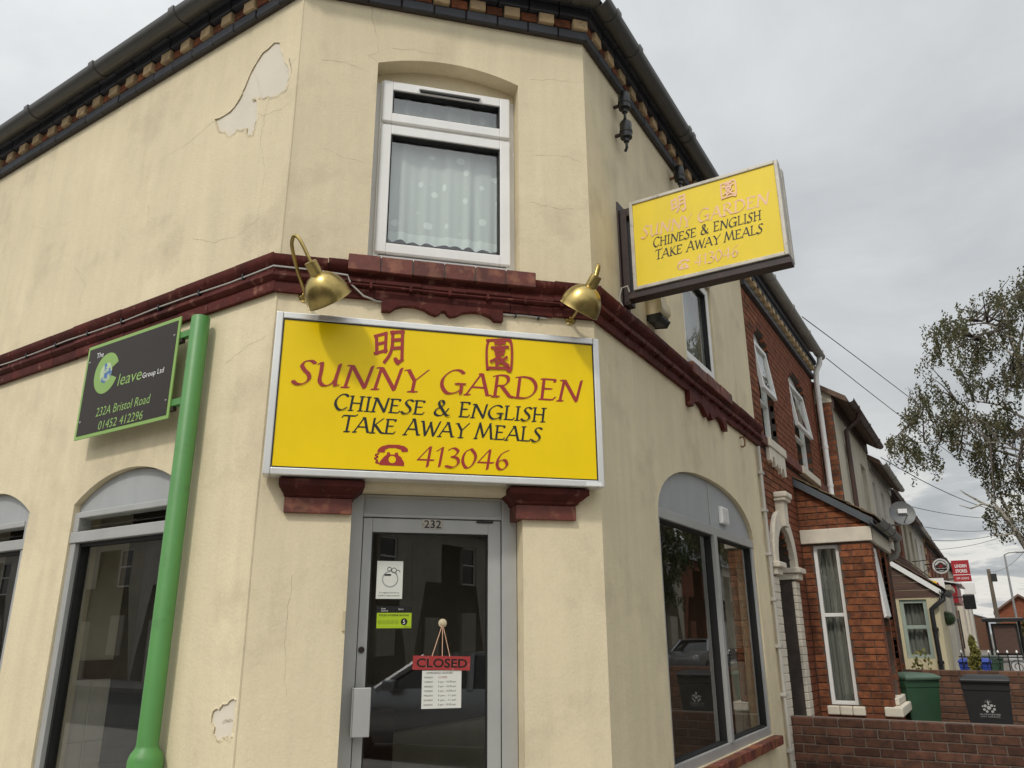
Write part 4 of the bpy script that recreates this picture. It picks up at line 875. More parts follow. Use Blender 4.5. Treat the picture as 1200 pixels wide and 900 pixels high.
# ------------------------------------------------------------------ brass swan-neck lamps
def lamp(label, base, arm, collar, aim, R0=.130):
    L = thing('brass_sign_lamp', label, 'lamp', base, 'brass lamps over the fascia sign')
    b = Vector(base)
    MB().lathe(b, FC.n, [(0, .036), (.006, .036), (.012, .030), (.016, .018), (.03, .014), (.034, 0)], 20).build('wall_rose', 'brass', L, smooth=True)
    P = [Vector((*p,)) for p in arm]; S_ = []
    for i in range(len(P)-1):
        a, p0, p1, c = P[max(i-1, 0)], P[i], P[i+1], P[min(i+2, len(P)-1)]
        for k in range(7):
            t = k/7; S_.append(.5*((2*p0)+(p1-a)*t+(2*a-5*p0+4*p1-c)*t*t+(3*p0-a-3*p1+c)*t**3))
    S_.append(P[-1]); W = [FC.p(p.x, p.y, p.z) for p in S_]
    MB().tube(W, .0105, 10).build('swan_neck', 'brass', L, smooth=True)
    c = FC.p(*collar); ax = (FC.p(*aim)-c).normalized()
    MB().lathe(c-ax*.035, ax, [(0, .0), (0, .034), (.01, .036), (.075, .036), (.08, .040)], 20).build('lampholder', 'brass', L, smooth=True)
    pr = []
    for k in range(13):
        a = R(12+ (88-12)*k/12); pr.append((.035+.165*(1-math.cos(a)), R0*math.sin(a)**.9))
    inner = [(h, r-.004) for h, r in pr[::-1]]
    pr2 = pr+[(pr[-1][0]+.008, R0+.003), (pr[-1][0]+.010, R0-.003)]+inner
    sh = MB().lathe(c, ax, pr2, 32).build('shade', 'brass', L, smooth=True)
    MB().lathe(c+ax*.07, ax, [(0, .02), (.02, .032), (.06, .036), (.09, .02), (.096, 0)], 16).build('bulb', 'white', L, smooth=True)
lamp('brass swan-neck lamp over the left end of the yellow sign', FC.p(.161, 3.512, 0), [(.161, 3.512, .02), (.158, 3.52, .07), (.12, 3.585, .17), (.085, 3.665, .27), (.078, 3.705, .315), (.092, 3.725, .345), (.125, 3.690, .365), (.195, 3.555, .365)], (.205, 3.535, .362), (.285, 3.425, .285))
lamp('brass swan-neck lamp over the right end of the yellow sign', FC.p(1.816, 3.522, 0), [(1.816, 3.522, .02), (1.822, 3.53, .07), (1.86, 3.60, .15), (1.905, 3.70, .23), (1.918, 3.752, .27), (1.912, 3.775, .30), (1.895, 3.755, .325), (1.866, 3.66, .335)], (1.862, 3.648, .335), (1.795, 3.50, .235))

# ------------------------------------------------------------------ green sign post with dark board
PU, PW = -.575, .085
gp = thing('green_sign_post', 'green painted steel post with dark business sign board by left shop wall', 'sign post', FL.p(PU, 0, PW))
po = MB().lathe(FL.p(PU, 0, PW), (0, 0, 1), [(0.001, .088), (.99, .088), (1.02, .078), (1.045, .060), (1.06, .055), (3.462, .055), (3.470, .050), (3.474, 0)], 28).build('post', 'green', gp, smooth=True)
bu0, bu1, bz0, bz1 = -1.775, -.746, 2.847, 3.51
bw = .110
sb = MB().box(FL, bu0, bu1, bz0, bz1, bw-.012, bw-.004).build('sign_board', 'ltgreen', gp, bevel=.001)
MB().box(FL, bu0+.024, bu1-.024, bz0+.024, bz1-.024, bw-.004, bw-.002).build('board_face', 'board', sb)
for z in (3.385, 2.945):
    pbox('clamp_arm', 'green', gp, FL, bu1-.12, PU-.055, z-.022, z+.022, bw-.05, bw-.0125, .003)
    pbox('channel', 'steel', gp, FL, bu0+.05, bu1+.02, z-.05, z-.024, bw-.04, bw-.0125, .002)
for u in (bu0+.045, bu1-.045):
    for z in (bz0+.12, bz1-.12): MB().lathe(FL.p(u, z, bw-.002), FL.n, [(0, .008), (.004, .006), (.005, 0)], 8).build('screw', 'galv', sb, smooth=True)
cu, cz, tw = -1.505, 3.275, bw-.0012
m = MB(); ring(m, FL, cu, cz, .066, .143, tw, 34, 24, 338, sx=.98); m.build('logo_letter', 'ltgreen', sb)
m = MB(); disc(m, FL, cu-.002, cz+.003, .071, tw+.0006, ru=.070); m.build('logo_globe', 'globe', sb)
text('The', FL, -1.655, 3.407, .038, tw, 'white', sb)
text('leave', FL, -1.357, 3.156, .085, tw, 'ltgreen', sb, width=.262, shear=.12)
text('Group Ltd', FL, -1.078, 3.159, .036, tw, 'white', sb, width=.222)
text('232A Bristol Road', FL, -1.553, 2.978, .062, tw, 'ltgreen', sb, width=.595, shear=.12)
text('01452', FL, -1.503, 2.882, .060, tw, 'ltgreen', sb, width=.205, shear=.12); text('412296', FL, -1.262, 2.882, .060, tw, 'ltgreen', sb, width=.247, shear=.12)

# ------------------------------------------------------------------ notices on the door
DG = -.1675
def notice(name, label, u0, u1, z0, z1, mat, w=DG, th=.001):
    t_ = thing(name, label, 'notice', FC.p((u0+u1)/2, z0, w)); MB().box(FC, u0, u1, z0, z1, w, w+th).build('sheet', mat, t_); return t_, w+th+.0006
ns, w_ = notice('no_smoking_notice', 'white no smoking notice taped high on the door glass', .672, .819, 1.792, 2.0, 'paper')
m = MB(); ring(m, FC, .748, 1.90, .040, .046, w_, 28); m.build('pale_circle', 'galv', ns)
m = MB(); m.box(FC, .715, .752, 1.918, 1.928, w_, w_+.0003); m.build('cigarette', 'blkletter', ns)
m = MB(); ring(m, FC, .768, 1.948, .012, .0155, w_, 16); ring(m, FC, .742, 1.955, .009, .0125, w_+.0002, 16); ring(m, FC, .790, 1.938, .010, .0135, w_+.0002, 16, 0, 250); m.build('smoke_symbol', 'blkletter', ns)
text('It is against the law to', FC, .690, 1.822, .0085, w_, 'blkletter', ns, width=.11); text('smoke in these premises', FC, .684, 1.806, .0085, w_, 'blkletter', ns, width=.12)
hy, w_ = notice('hygiene_rating_sticker', 'lime green and black food hygiene rating sticker on the door glass', .680, .878, 1.627, 1.752, 'blkletter')
MB().box(FC, .682, .876, 1.634, 1.716, w_-.0004, w_).build('green_field', 'lime', hy)
text('FOOD HYGIENE RATING', FC, .695, 1.698, .011, w_+.0008, 'blkletter', hy, width=.165, bold=.01)
for k in range(5):
    m = MB(); ring(m, FC, .698+.024*k, 1.666, .0085, .0098, w_+.0006, 16); m.build('rating_circle', 'blkletter', hy); text(str(k), FC, .6955+.024*k, 1.662, .008, w_+.0006, 'blkletter', hy, 'numeral')
m = MB(); disc(m, FC, .835, 1.668, .019, w_+.0006); m.build('rating_disc', 'blkletter', hy); text('5', FC, .827, 1.657, .022, w_+.0012, 'white', hy, 'numeral')
text('VERY GOOD', FC, .835, 1.638, .006, w_+.0006, 'blkletter', hy, width=.035)
text('Food', FC, .705, 1.735, .008, w_+.0006, 'white', hy); text('Standards', FC, .705, 1.724, .007, w_+.0006, 'white', hy); text('Agency', FC, .80, 1.733, .007, w_+.0006, 'white', hy)
cs = thing('closed_sign', 'red hanging closed sign on a string inside the shop door', 'sign', FC.p(1.05, 1.40, -.160))
F2 = Fr(FC.p(1.052, 1.447, 0), FC.u, FC.n)
def rotp(u, z): a = R(-1.6); return (u*math.cos(a)-z*math.sin(a), u*math.sin(a)+z*math.cos(a))
class FrR(Fr):
    def p(s, u, z, w=0.): a, b = rotp(u, z); return Fr.p(s, a, b, w)
FS_ = FrR(F2.o, F2.u, F2.n)
MB().box(FS_, -.162, .162, -.037, .037, -.1655, -.1625).build('board', 'redboard', cs)
text('CLOSED', FS_, -.143, -.022, .046, -.1618, 'blkletter', cs, width=.286, bold=.02)
sc = FC.p(1.053, 1.656, -.160)
for u, z in ((-.055, .037), (.045, .035), (.002, .037)): MB().tube([sc, FS_.p(u, z, -.1640)], .0022, 5).build('string', 'pink', cs)
MB().lathe(FC.p(1.053, 1.660, -.1672), FC.n, [(0, .024), (.003, .024), (.006, .014), (.012, .011), (.018, .012), (.02, 0)], 18).build('suction_cup', 'beige', cs, smooth=True)
oh, w_ = notice('opening_hours_sheet', 'white opening hours sheet below the red closed sign', .945, 1.166, 1.212, 1.409, 'paper', w=-.1672)
text('OPENING HOURS', FC, .965, 1.390, .011, w_, 'blkletter', oh, width=.15, shear=.2)
for k, (d, h_) in enumerate((('MONDAY', 'CLOSED'), ('TUESDAY', '5 pm - 10.30 pm'), ('WEDNESDAY', '5 pm - 10.30 pm'), ('THURSDAY', '5 pm - 10.30 pm'), ('FRIDAY', '5 pm - 11 pm'), ('SATURDAY', '5 pm - 11 pm'), ('SUNDAY', '5 pm - 10.30 pm'))):
    z = 1.368-.0235*k; text(d, FC, .957, z, .0095, w_, 'blkletter', oh, width=.05); text(h_, FC, 1.035, z, .0095, w_, 'blkletter' if k else 'redletter', oh, width=.10 if k else .05)

# ------------------------------------------------------------------ fittings on the side wall
al = thing('alarm_box', 'beige wedge shaped alarm box on the side wall under the projecting sign', 'alarm', FX.p(1.1, 3.86, 0))
m = MB(); ol = [(0.001, 4.16), (.105, 4.13), (.125, 3.96), (.10, 3.93), (.001, 3.93)]
pa = [FX.p(.98, z, w) for w, z in ol]; pb = [FX.p(1.17, z, w) for w, z in ol]; n = 5
m.v = [tuple(p) for p in pa+pb]; m.f = [(k, (k+1) % n, n+(k+1) % n, n+k) for k in range(n)]+[tuple(range(n)), tuple(range(2*n-1, n-1, -1))]
m.build('cover', 'beige', al, bevel=.008)
m = MB(); ol = [(0.001, 3.928), (.10, 3.928), (.122, 3.90), (.095, 3.86), (.001, 3.875)]
pa = [FX.p(.985, z, w) for w, z in ol]; pb = [FX.p(1.165, z, w) for w, z in ol]
m.v = [tuple(p) for p in pa+pb]; m.f = [(k, (k+1) % n, n+(k+1) % n, n+k) for k in range(n)]+[tuple(range(n)), tuple(range(2*n-1, n-1, -1))]
m.build('strobe_base', 'black', al, bevel=.006)
def insulator(label, u, z, pieces, rusty=False):
    t_ = thing('cable_insulator', label, 'insulator', FX.p(u, z-.2, 0))
    for k in range(pieces):
        zz = z-.265*k; c = FX.p(u, zz-.19, .09)
        MB().lathe(c, (0, 0, 1), [(0, .0), (0, .022), (.03, .024), (.035, .046), (.075, .046), (.078, .051), (.098, .051), (.10, .046), (.165, .046), (.18, .036), (.19, 0)], 18).build('porcelain', 'black', t_, smooth=True)
        pbox('bracket', 'rust' if rusty else 'steel', t_, FX, u-.012, u+.012, zz-.12, zz-.10, 0.0, .046, .002)
        MB().tube([c, c+Vector((.0, 0, -.05)), c+Vector((-.02, .01, -.075))], .012, 6).build('lead', 'black', t_, smooth=True)
insulator('pair of black cylindrical cable insulators stacked on the side wall', .55, 5.64, 2)
insulator('single black cable insulator on rusty bracket above the projecting sign', 1.84, 5.70, 1, True)
pipe = thing('service_pipe', 'thin pale service pipe running down the end of the cream side wall', 'pipe', FX.p(4.07, 0, .04))
MB().tube([FX.p(4.07, z, .035) for z in (0.002, 1, 2, 3, 3.5)], .017, 10).build('tube', 'cablew', pipe, smooth=True)
MB().tube([FX.p(4.12, z, .03+.006*math.sin(z*3)) for z in [.002+.25*k for k in range(15)]], .008, 6).build('cable', 'rust', pipe, smooth=True)
for z in (.5, 1.0, 1.45, 1.9, 2.35, 2.8, 3.2): pbox('clip', 'cablew', pipe, FX, 4.045, 4.135, z, z+.03, .0, .056, .003)
hk = thing('wall_hook', 'small rusty iron hook hanging on the cream side wall', 'hook', FX.p(3.45, 3.36, 0))
MB().tube([FX.p(3.45, 3.47, 0), FX.p(3.45, 3.475, .04), FX.p(3.45, 3.43, .05), FX.p(3.45, 3.385, .045), FX.p(3.45, 3.37, .02), FX.p(3.45, 3.385, .01)], .009, 7).build('hook', 'rust', hk, smooth=True)

# ------------------------------------------------------------------ red brick terraced house next door
bh = thing('brick_house', 'red brick terraced house with bay window and arched doorway next to the shop', 'building', (-.5, 6.2, 0))
H_W1 = arch(4.575, 5.295, 3.70, 4.98, 5.13); H_W2 = arch(6.46, 7.55, 3.70, 4.96, 5.14); H_D = arch(4.42, 5.22, -.03, 2.28, 2.68, 16)
def inpoly(ol, u, z):
    r = False; j = len(ol)-1
    for i in range(len(ol)):
        if (ol[i][1] > z) != (ol[j][1] > z) and u < (ol[j][0]-ol[i][0])*(z-ol[i][1])/(ol[j][1]-ol[i][1])+ol[i][0]: r = not r
        j = i
    return r
HB0, HB1, BX = 5.95, 7.95, .79                       # bay: from, to, depth
hw = MB().slab(FX, [(4.182, -.05), (8.42, -.05), (8.42, 5.46), (4.182, 5.46)], [H_W1, H_W2, H_D], [.22, .22, .55], w=-.010).build('wall', 'dkmortar', bh)
BR = []                                              # every brick of the house: (frame, uc, zc, w, l, h, d)
for u, z, l, h in bond(4.19, 8.41, 0, 5.45, .079, .225, lambda u, z: not (inpoly(H_W1, u, z) or inpoly(H_W2, u, z) or inpoly(H_D, u, z) or (4.19 < u < 5.45 and z < 2.3) or (HB0 < u < HB1 and z < 2.7) or (3.585 < z < 3.70))):
    BR.append((FX, u, z, 0, l, h, .05))
for ol, u in ((H_W1, 5.295), (H_W2, 7.55)):
    for u_, z, l, h in bond(-.20, -.006, 3.71, 5.0, .079, .6): BR.append((FY(u+.001), u_, z, .0, l, h, .04))
bay = MB()
FB = FY(HB0); FBX = Fr((BX, 0, 0), (0, 1, 0), (1, 0, 0))
B_W = [(.122, .79), (.424, .79), (.424, 2.615), (.122, 2.615)]
bay.slab(FB, [(0, -.05), (BX, -.05), (BX, 2.88), (0, 3.42)], [B_W], [.12], w=-.010)
fw = [[(HB0+.26+.62*k, .79), (HB0+.76+.62*k, .79), (HB0+.76+.62*k, 2.615), (HB0+.26+.62*k, 2.615)] for k in range(3)]
bay.slab(FBX, [(HB0+.01, -.05), (HB1, -.05), (HB1, 2.88), (HB0+.01, 2.88)], fw, [.12]*3, w=-.010)
bw_ = bay.build('bay', 'mortar', bh)
for u, z, l, h in bond(0.003, BX, 0, 3.42, .079, .225, lambda u, z: not (inpoly(B_W, u, z)) and not (2.63 < z < 2.80) and z < 3.40-.72*u): BR.append((FB, u, z, 0, l, h, .05))
for u, z, l, h in bond(HB0, HB1, 0, 2.63, .079, .225, lambda u, z: not any(inpoly(o, u, z) for o in fw), start=1): BR.append((FBX, u, z, 0, l, h, .05))
for k in range(3):
    for u_, z, l, h in bond(BX-.12, BX-.006, .80, 2.61, .079, .6): BR.append((FY(HB0+.76+.62*k+.001), u_, z, .0, l, h, .03))
def appar(b):
    c = b[0].p(b[1], b[2], 0)-CAM; d = c.length; fac = abs(c.normalized().dot(b[0].n))
    return -(b[4]*max(fac, .12)*b[5])/d**2*(1 if b[2] > .7 else .01)
BR.sort(key=appar)
for b in BR[:290]: brick(b[0], b[1], b[2], b[3], b[4], b[5], b[6], 'red', bh, jit=.002)
bm_ = MB()
for F, u, z, w_, l, h, d in BR[290:]: bm_.box(F, u-l/2, u+l/2, z-h/2, z+h/2, w_-d, w_+random.uniform(-.002, .002))
bm_.build('brickwork', 'redmass', bh, kind='stuff')
# painted stone: lintel bands, sills, arch
pbox('lintel', 'ptwhite', bh, FB, .004, BX+.03, 2.63, 2.80, -.1, .03, .008); pbox('lintel', 'ptwhite', bh, FBX, HB0+.03, HB1, 2.632, 2.798, -.1, .03, .008)
for k in range(3): pbox('sill_stone', 'ptwhite', bh, FB, .085+.137*k, .085+.137*k+.133, .69, .785, -.12, .05, .012)
pbox('sill_stone', 'ptwhite', bh, FBX, HB0-.04, HB1, .69, .79, -.1, .09, .012); pbox('sill_stone', 'ptwhite', bh, FBX, HB0+.20, HB1-.2, .795, .87, -.09, .04, .012)
def slimwin(parent, F, u0, u1, z0, z1, mid, w, mat='upvc', opened=0, gl='glass', fw_=.042, curt='curtain'):
    m = MB()
    for a, b, c, d in ((u0, u0+fw_, z0, z1), (u1-fw_, u1, z0, z1)): m.box(F, a, b, c, d, w-.06, w)
    for c in (z0, mid-fw_/2, z1-fw_): m.box(F, u0+fw_, u1-fw_, c, c+fw_, w-.06, w-.001)
    o = m.build('window', mat, parent, bevel=.004)
    for c, d in ((z0+fw_, mid-fw_/2), (mid+fw_/2, z1-fw_)): MB().box(F, u0+fw_+.001, u1-fw_-.001, c+.001, d-.001, w-.035, w-.03).build('pane', gl, o)
    if curt:
        mm_ = MB(); n = 40; c = .045
        for i in range(n+1):
            t_ = i/n; u = u0+(u1-u0)*t_; ww = w-.14+.02*math.sin(t_*36)+.012*math.sin(t_*17+1)
            mm_.v += [tuple(F.p(u, z0, ww)), tuple(F.p(u, z1, ww))]
        mm_.f = [(2*i, 2*i+2, 2*i+3, 2*i+1) for i in range(n)]
        mm_.build('curtain', curt, o, smooth=True)
    return o
slimwin(bh, FB, .124, .422, .792, 2.613, 1.79, -.06)
for k in range(3): slimwin(bh, FBX, HB0+.262+.62*k, HB0+.758+.62*k, .792, 2.613, 1.79, -.06)
ocs = MB().hexa([FBX.p(HB0+.27, 1.75, .005), FBX.p(HB0+.75, 1.75, .005), FBX.p(HB0+.75, 1.77, .035), FBX.p(HB0+.27, 1.77, .035)], [FBX.p(HB0+.27, 2.58, -.06), FBX.p(HB0+.75, 2.58, -.06), FBX.p(HB0+.75, 2.60, -.03), FBX.p(HB0+.27, 2.60, -.03)])
ocs.build('open_casement', 'upvc', bh, bevel=.003)
def hwin(ol, u0, u1, mid):
    W_ = slimwin(bh, FX, u0+.004, u1-.004, 3.73, 4.96, mid, -.07, gl='glass')
    MB().prism(FX, [(u0+.006, 4.962), (u1-.006, 4.962)]+[(min(max(u, u0+.006), u1-.006), z-.004) for u, z in ol[2:]], -.12, -.08).build('arch_panel', 'upvc', W_)
    # top light tilted open
    m = MB(); a, b = u0+.03, u1-.03; zt, zb = 4.94, mid+.06; wo = .01
    P0 = lambda u, t, th: FX.p(u, zt+(zb-zt)*t, -.066+(wo+.066)*t+th)
    f_ = .055
    for (x0, x1, t0, t1) in ((a, a+f_, 0, 1), (b-f_, b, 0, 1), (a+f_, b-f_, 0, .09), (a+f_, b-f_, .91, 1)):
        m.hexa([P0(x0, t1, 0), P0(x1, t1, 0), P0(x1, t0, 0), P0(x0, t0, 0)], [P0(x0, t1, .045), P0(x1, t1, .045), P0(x1, t0, .045), P0(x0, t0, .045)])
    s_ = m.build('top_light', 'upvc', W_, bevel=.003)
    MB().hexa([P0(a+f_, .91, .015), P0(b-f_, .91, .015), P0(b-f_, .09, .015), P0(a+f_, .09, .015)], [P0(a+f_, .91, .02), P0(b-f_, .91, .02), P0(b-f_, .09, .02), P0(a+f_, .09, .02)]).build('pane', 'glass', s_)
hwin(H_W1, 4.575, 5.295, 4.25); hwin(H_W2, 6.46, 7.55, 4.22)
for u0, u1 in ((4.53, 5.38), (6.40, 7.62)):
    s_ = pbox('sill_stone', 'ptwhite', bh, FX, u0, u1, 3.60, 3.702, -.2, .065, .008)
ol = [(4.56, 3.598), (4.56, 3.44), (4.64, 3.42), (4.68, 3.50), (4.76, 3.50), (4.80, 3.40), (4.88, 3.46), (4.95, 3.40), (5.0, 3.46), (5.07, 3.36), (5.12, 3.44), (5.2, 3.44), (5.25, 3.35), (5.33, 3.37), (5.33, 3.598)]
MB().prism(FX, ol, .0005, .05).build('apron', 'ptwhite', bh, bevel=.006)
for a, b in ((4.24, 4.528), (5.383, 6.398), (7.623, 8.40)): pbox('string_band', 'maroon2', bh, FX, a, b, 3.59, 3.695, -.05, .045, .006)
# arched doorway
ar = MB(); n = 18
c0, zs = 4.82, 2.30
for k in range(n):
    A = [math.pi*k/n, math.pi*(k+1)/n]
    I = [(c0+.40*math.cos(a), zs+.42*math.sin(a)) for a in A]; O = [(c0+.575*math.cos(a), zs+.60*math.sin(a)) for a in A]
    ar.prism(FX, [I[0], O[0], O[1], I[1]], -.12, .05)
ar.build('door_arch', 'ptwhite', bh, label='painted stone arch over the doorway')
kst = MB().prism(FX, [(4.74, 2.72), (4.90, 2.72), (4.93, 3.0), (4.71, 3.0)], .0, .095).build('keystone', 'ptwhite', bh, bevel=.006)
pbox('keystone_cap', 'ptwhite', kst, FX, 4.68, 4.96, 3.001, 3.035, .0, .13, .008); pbox('keystone_top', 'ptwhite', kst, FX, 4.665, 4.975, 3.036, 3.10, .0, .15, .015)
for u0, u1 in ((4.20, 4.42), (5.22, 5.44)):
    cp = pbox('impost', 'ptwhite', bh, FX, u0-.02, u1+.02, 2.17, 2.24, -.3, .07, .008); pbox('impost_top', 'ptwhite', cp, FX, u0-.05, u1+.05, 2.241, 2.30, -.3, .11, .010)
    for k in range(27): brick(FX, (u0+u1)/2, .045+.0795*k, .028, u1-u0-.003, .0765, .53, 'ptwhite', bh, 'painted_brick', jit=.002, bev=.006)
MB().box(FX, 4.42, 5.22, 0, 2.28, -.54, -.50).build('front_door', 'greypaint', bh, bevel=.004)
MB().prism(FX, head(4.425, 5.215, 2.285, 2.29, 2.67), -.54, -.50).build('fanlight', 'carglass', bh)
# lean-to bay roof
def leanto(parent, y0, y1, xo, zi, xe, ze, th, mat, n=7, gut='gutter', gr=.06, name='bay_roof', barge='greypaint', x_in=0.):
    F = FY(y0); m = MB()
    m.hexa([F.p(x_in, zi, 0), F.p(xe, ze, 0), F.p(xe, ze+th*.5, 0), F.p(x_in, zi+th*.5, 0)], [F.p(x_in, zi, y0-y1), F.p(xe, ze, y0-y1), F.p(xe, ze+th*.5, y0-y1), F.p(x_in, zi+th*.5, y0-y1)])
    r_ = m.build(name, 'mortar', parent)
    for k in range(n):                               # overlapping tile courses
        t0, t1 = k/n, (k+1.25)/n; x0 = x_in+(xe+.03-x_in)*t0; x1 = x_in+(xe+.03-x_in)*min(t1, 1.0); za = zi+(ze-zi)*t0+th*.5+.002; zb = zi+(ze-zi)*min(t1, 1)+th*.5+.002; u = y0-.03
        j = 0
        while u < y1:
            v = min(u+.3, y1); G = MB()
            G.hexa([Vector((x0, u+.003, za)), Vector((x1, u+.003, zb+.014)), Vector((x1, u+.003, zb+.032)), Vector((x0, u+.003, za+.014))], [Vector((x0, v, za)), Vector((x1, v, zb+.014)), Vector((x1, v, zb+.032)), Vector((x0, v, za+.014))])
            G.build('roof_tile', mat, r_); u += .3
    if barge:
        s = MB(); s.hexa([F.p(x_in, zi-.085, .035), F.p(xe, ze-.085, .035), F.p(xe, ze+.01, .035), F.p(x_in, zi+.01, .035)], [F.p(x_in, zi-.085, .012), F.p(xe, ze-.085, .012), F.p(xe, ze+.01, .012), F.p(x_in, zi+.01, .012)])
        s.build('bargeboard', barge, r_, bevel=.002)
    G = gutter('bay_gutter', Fr((0, 0, 0), (0, 1, 0), (1, 0, 0)), y0-.10, y1+.05, ze+.0, xe+gr*.55, gr, gut, parent, [y0+(y1-y0)*f for f in (.3, .62)])
    return r_
leanto(bh, HB0-.03, HB1+.1, BX, 3.44, .86, 2.87, .05, 'mossroof', n=6, gr=.075, gut='gutter')
pbox('soffit', 'greypaint', bh, FBX, HB0+.01, HB1, 2.80, 2.87, -.2, .03, .002)
# hopper and downpipe off the bay gutter
MB().tube([(.90, HB1+.06, 2.82), (.90, HB1+.08, 2.68), (.86, HB1+.09, 2.60), (.12, HB1+.10, 2.30), (.08, HB1+.10, .05)], .04, 10).build('downpipe', 'gutter2', bh, smooth=True)
# eaves
for F, u0, u1, z, h, w, mt, st in ((FX, 4.182, 8.40, 5.462, .075, .05, 'blue', .235), (FX, 4.182, 8.40, 5.617, .075, .085, 'blue', .235), (FX, 4.182, 8.40, 5.692, .06, .11, 'blue', .235)):
    k_ = round((u1-u0)/st); s_ = (u1-u0)/k_
    mm_ = MB()
    for k in range(k_): mm_.box(F, u0+k*s_+.004, u0+(k+1)*s_-.004, z+.004, z+h-.003, -.05, w)
    mm_.build('eaves_course', mt, bh)
pbox('eaves_backing', 'dkmortar', bh, FX, 4.182, 8.40, 5.463, 5.80, -.1, .02, 0)
for k in range(17): brick(FX, 4.30+.24*k, 5.578, .10, .104, .070, .12, 'buff', bh, 'dentil', bev=.006)
gutter('gutter', FX, 4.23, 8.45, 5.838, .185, .066, 'gutter2', bh, [5.0, 6.1, 7.2, 8.2])
MB().tube([FX.p(8.30, 5.80, .18), FX.p(8.30, 5.68, .17), FX.p(8.31, 5.56, .10), FX.p(8.31, 5.4, .085), FX.p(8.31, 3.55, .085), FX.p(8.30, 3.46, .10)], .042, 12).build('downpipe', 'upvc', bh, smooth=True)
for z in (5.1, 4.3, 3.7): MB().lathe(FX.p(8.31, z, .085), (0, 0, 1), [(0, .044), (0, .049), (.05, .049), (.05, .044)], 12).build('pipe_collar', 'upvc', bh, smooth=True)
MB().poly([(.16, 4.18, 5.88), (.16, 8.42, 5.88), (-3.4, 8.42, 7.7), (-3.4, 4.18, 7.7)]).poly([(-3.4, 4.18, 7.7), (-3.4, 8.42, 7.7), (-7, 8.42, 5.8), (-7, 4.18, 5.8)]).build('roof', 'slate', bh)
MB().poly([(-.35, 4.2, 0), (-.35, 8.4, 0), (-.35, 8.4, 5.4), (-.35, 4.2, 5.4)]).build('inner_wall', 'dkroom', bh)
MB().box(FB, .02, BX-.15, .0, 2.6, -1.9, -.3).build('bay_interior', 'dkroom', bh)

# ------------------------------------------------------------------ garden walls
def gwall(label, y, x0, x1, top, mat, bl, ch, cope=False, thick=.22, mort='mortar'):
    g = thing('garden_wall', label, 'wall', ((x0+x1)/2, y, 0)); F = FY(y)
    core = MB().box(F, x0, x1, -.05, top-.006, -thick+.008, -.008).build('core', mort, g)
    lst = bond(x0, x1, top-ch*math.ceil((top+.03)/ch), top, ch, bl)
    lst.sort(key=lambda b: -b[1])
    for i, (u, z, l, h) in enumerate(lst):
        if z > .12: brick(F, u, z, random.uniform(-.002, .003), l, h, .10, mat, g, jit=.002, bev=.005)
    return g, F
g1, F1 = gwall('dark brick garden wall running out from the end of the shop', 4.27, .004, 3.1, .803, 'dkbrick', .228, .0805, mort='mortar2')
g2, F2_ = gwall('brown brick garden wall behind the two wheelie bins', 8.30, .26, 2.9, 1.095, 'brbrick', .225, .077, mort='dkmortar')

# ------------------------------------------------------------------ wheelie bins
def bin_(label, x, y, w, d, h, mat, lid, rz, group='wheelie bins in the front garden'):
    t_ = thing('wheelie_bin', label, 'bin', (x, y, -.02)); F = FY(y)
    Mz = Matrix.Translation((x, y, 0)) @ Matrix.Rotation(rz, 4, 'Z')
    def P(a, b, c): return Mz @ Vector((a, b, c))
    m = MB(); rings = [(-.018, .36, .38), (.06, .37, .40), (h*.5, .43, .45), (h-.16, .485, .495), (h-.155, .5, .51), (h-.075, .5, .515)]
    for z, a, b in rings:
        r = .10
        m.v += [tuple(P(w*sx*a*(1 if k else 1), d*sy*b, z)) for sx, sy, k in ((-1, -1, 0), (1, -1, 0), (1, 1, 0), (-1, 1, 0))]
    for k in range(len(rings)-1): m.f += [(4*k+j, 4*k+(j+1) % 4, 4*k+4+(j+1) % 4, 4*k+4+j) for j in range(4)]
    m.f += [(3, 2, 1, 0)]; b_ = m.build('body', mat, t_, bevel=.022)
    m = MB(); rings = [(h-.073, .515, .535), (h-.045, .525, .545), (h-.030, .515, .535), (h-.004, .44, .45), (h+.004, .36, .36)]
    for z, a, b in rings: m.v += [tuple(P(w*sx*a, d*sy*b-(.02 if z < h-.02 else 0), z)) for sx, sy in ((-1, -1), (1, -1), (1, 1), (-1, 1))]
    for k in range(len(rings)-1): m.f += [(4*k+j, 4*k+(j+1) % 4, 4*k+4+(j+1) % 4, 4*k+4+j) for j in range(4)]
    L = 4*(len(rings)-1); m.f += [(3, 2, 1, 0), (L, L+1, L+2, L+3)]
    m.build('lid', lid, t_, bevel=.012)
    m = MB(); m.tube([P(-w*.42, d*.56, h-.075), P(-w*.42, d*.62, h-.05), P(w*.42, d*.62, h-.05), P(w*.42, d*.56, h-.075)], .016, 8); m.build('handle', lid, t_, smooth=True)
    for s in (-1, 1):
        c = P(s*w*.46, d*.36, .08); m = MB().lathe(c, Mz.to_3x3() @ Vector((1, 0, 0)), [(-.02, 0), (-.02, .085), (-.015, .098), (.015, .098), (.02, .085), (.02, 0)], 18); m.build('wheel', 'tyre', t_, smooth=True)
    return t_, P
bb, PB = bin_('black wheelie bin with pale crest on its front before the brown wall', 1.690, 7.22, .50, .52, 1.085, 'binblk', 'binblk', 0)
yf = .415; FBn = Fr((1.690, 7.22-.52*.455, 0), (1, 0, 0), (0, -1, 0))
def bf(z): return .52*(.38+.115*(z/.925)) - .52*.455   # the tapered front face, relative
class FrT(Fr):
    def p(s, u, z, w=0.): return Fr.p(s, u, z, w + bf(z))
FBt = FrT(FBn.o, FBn.u, FBn.n)
cr = MB()
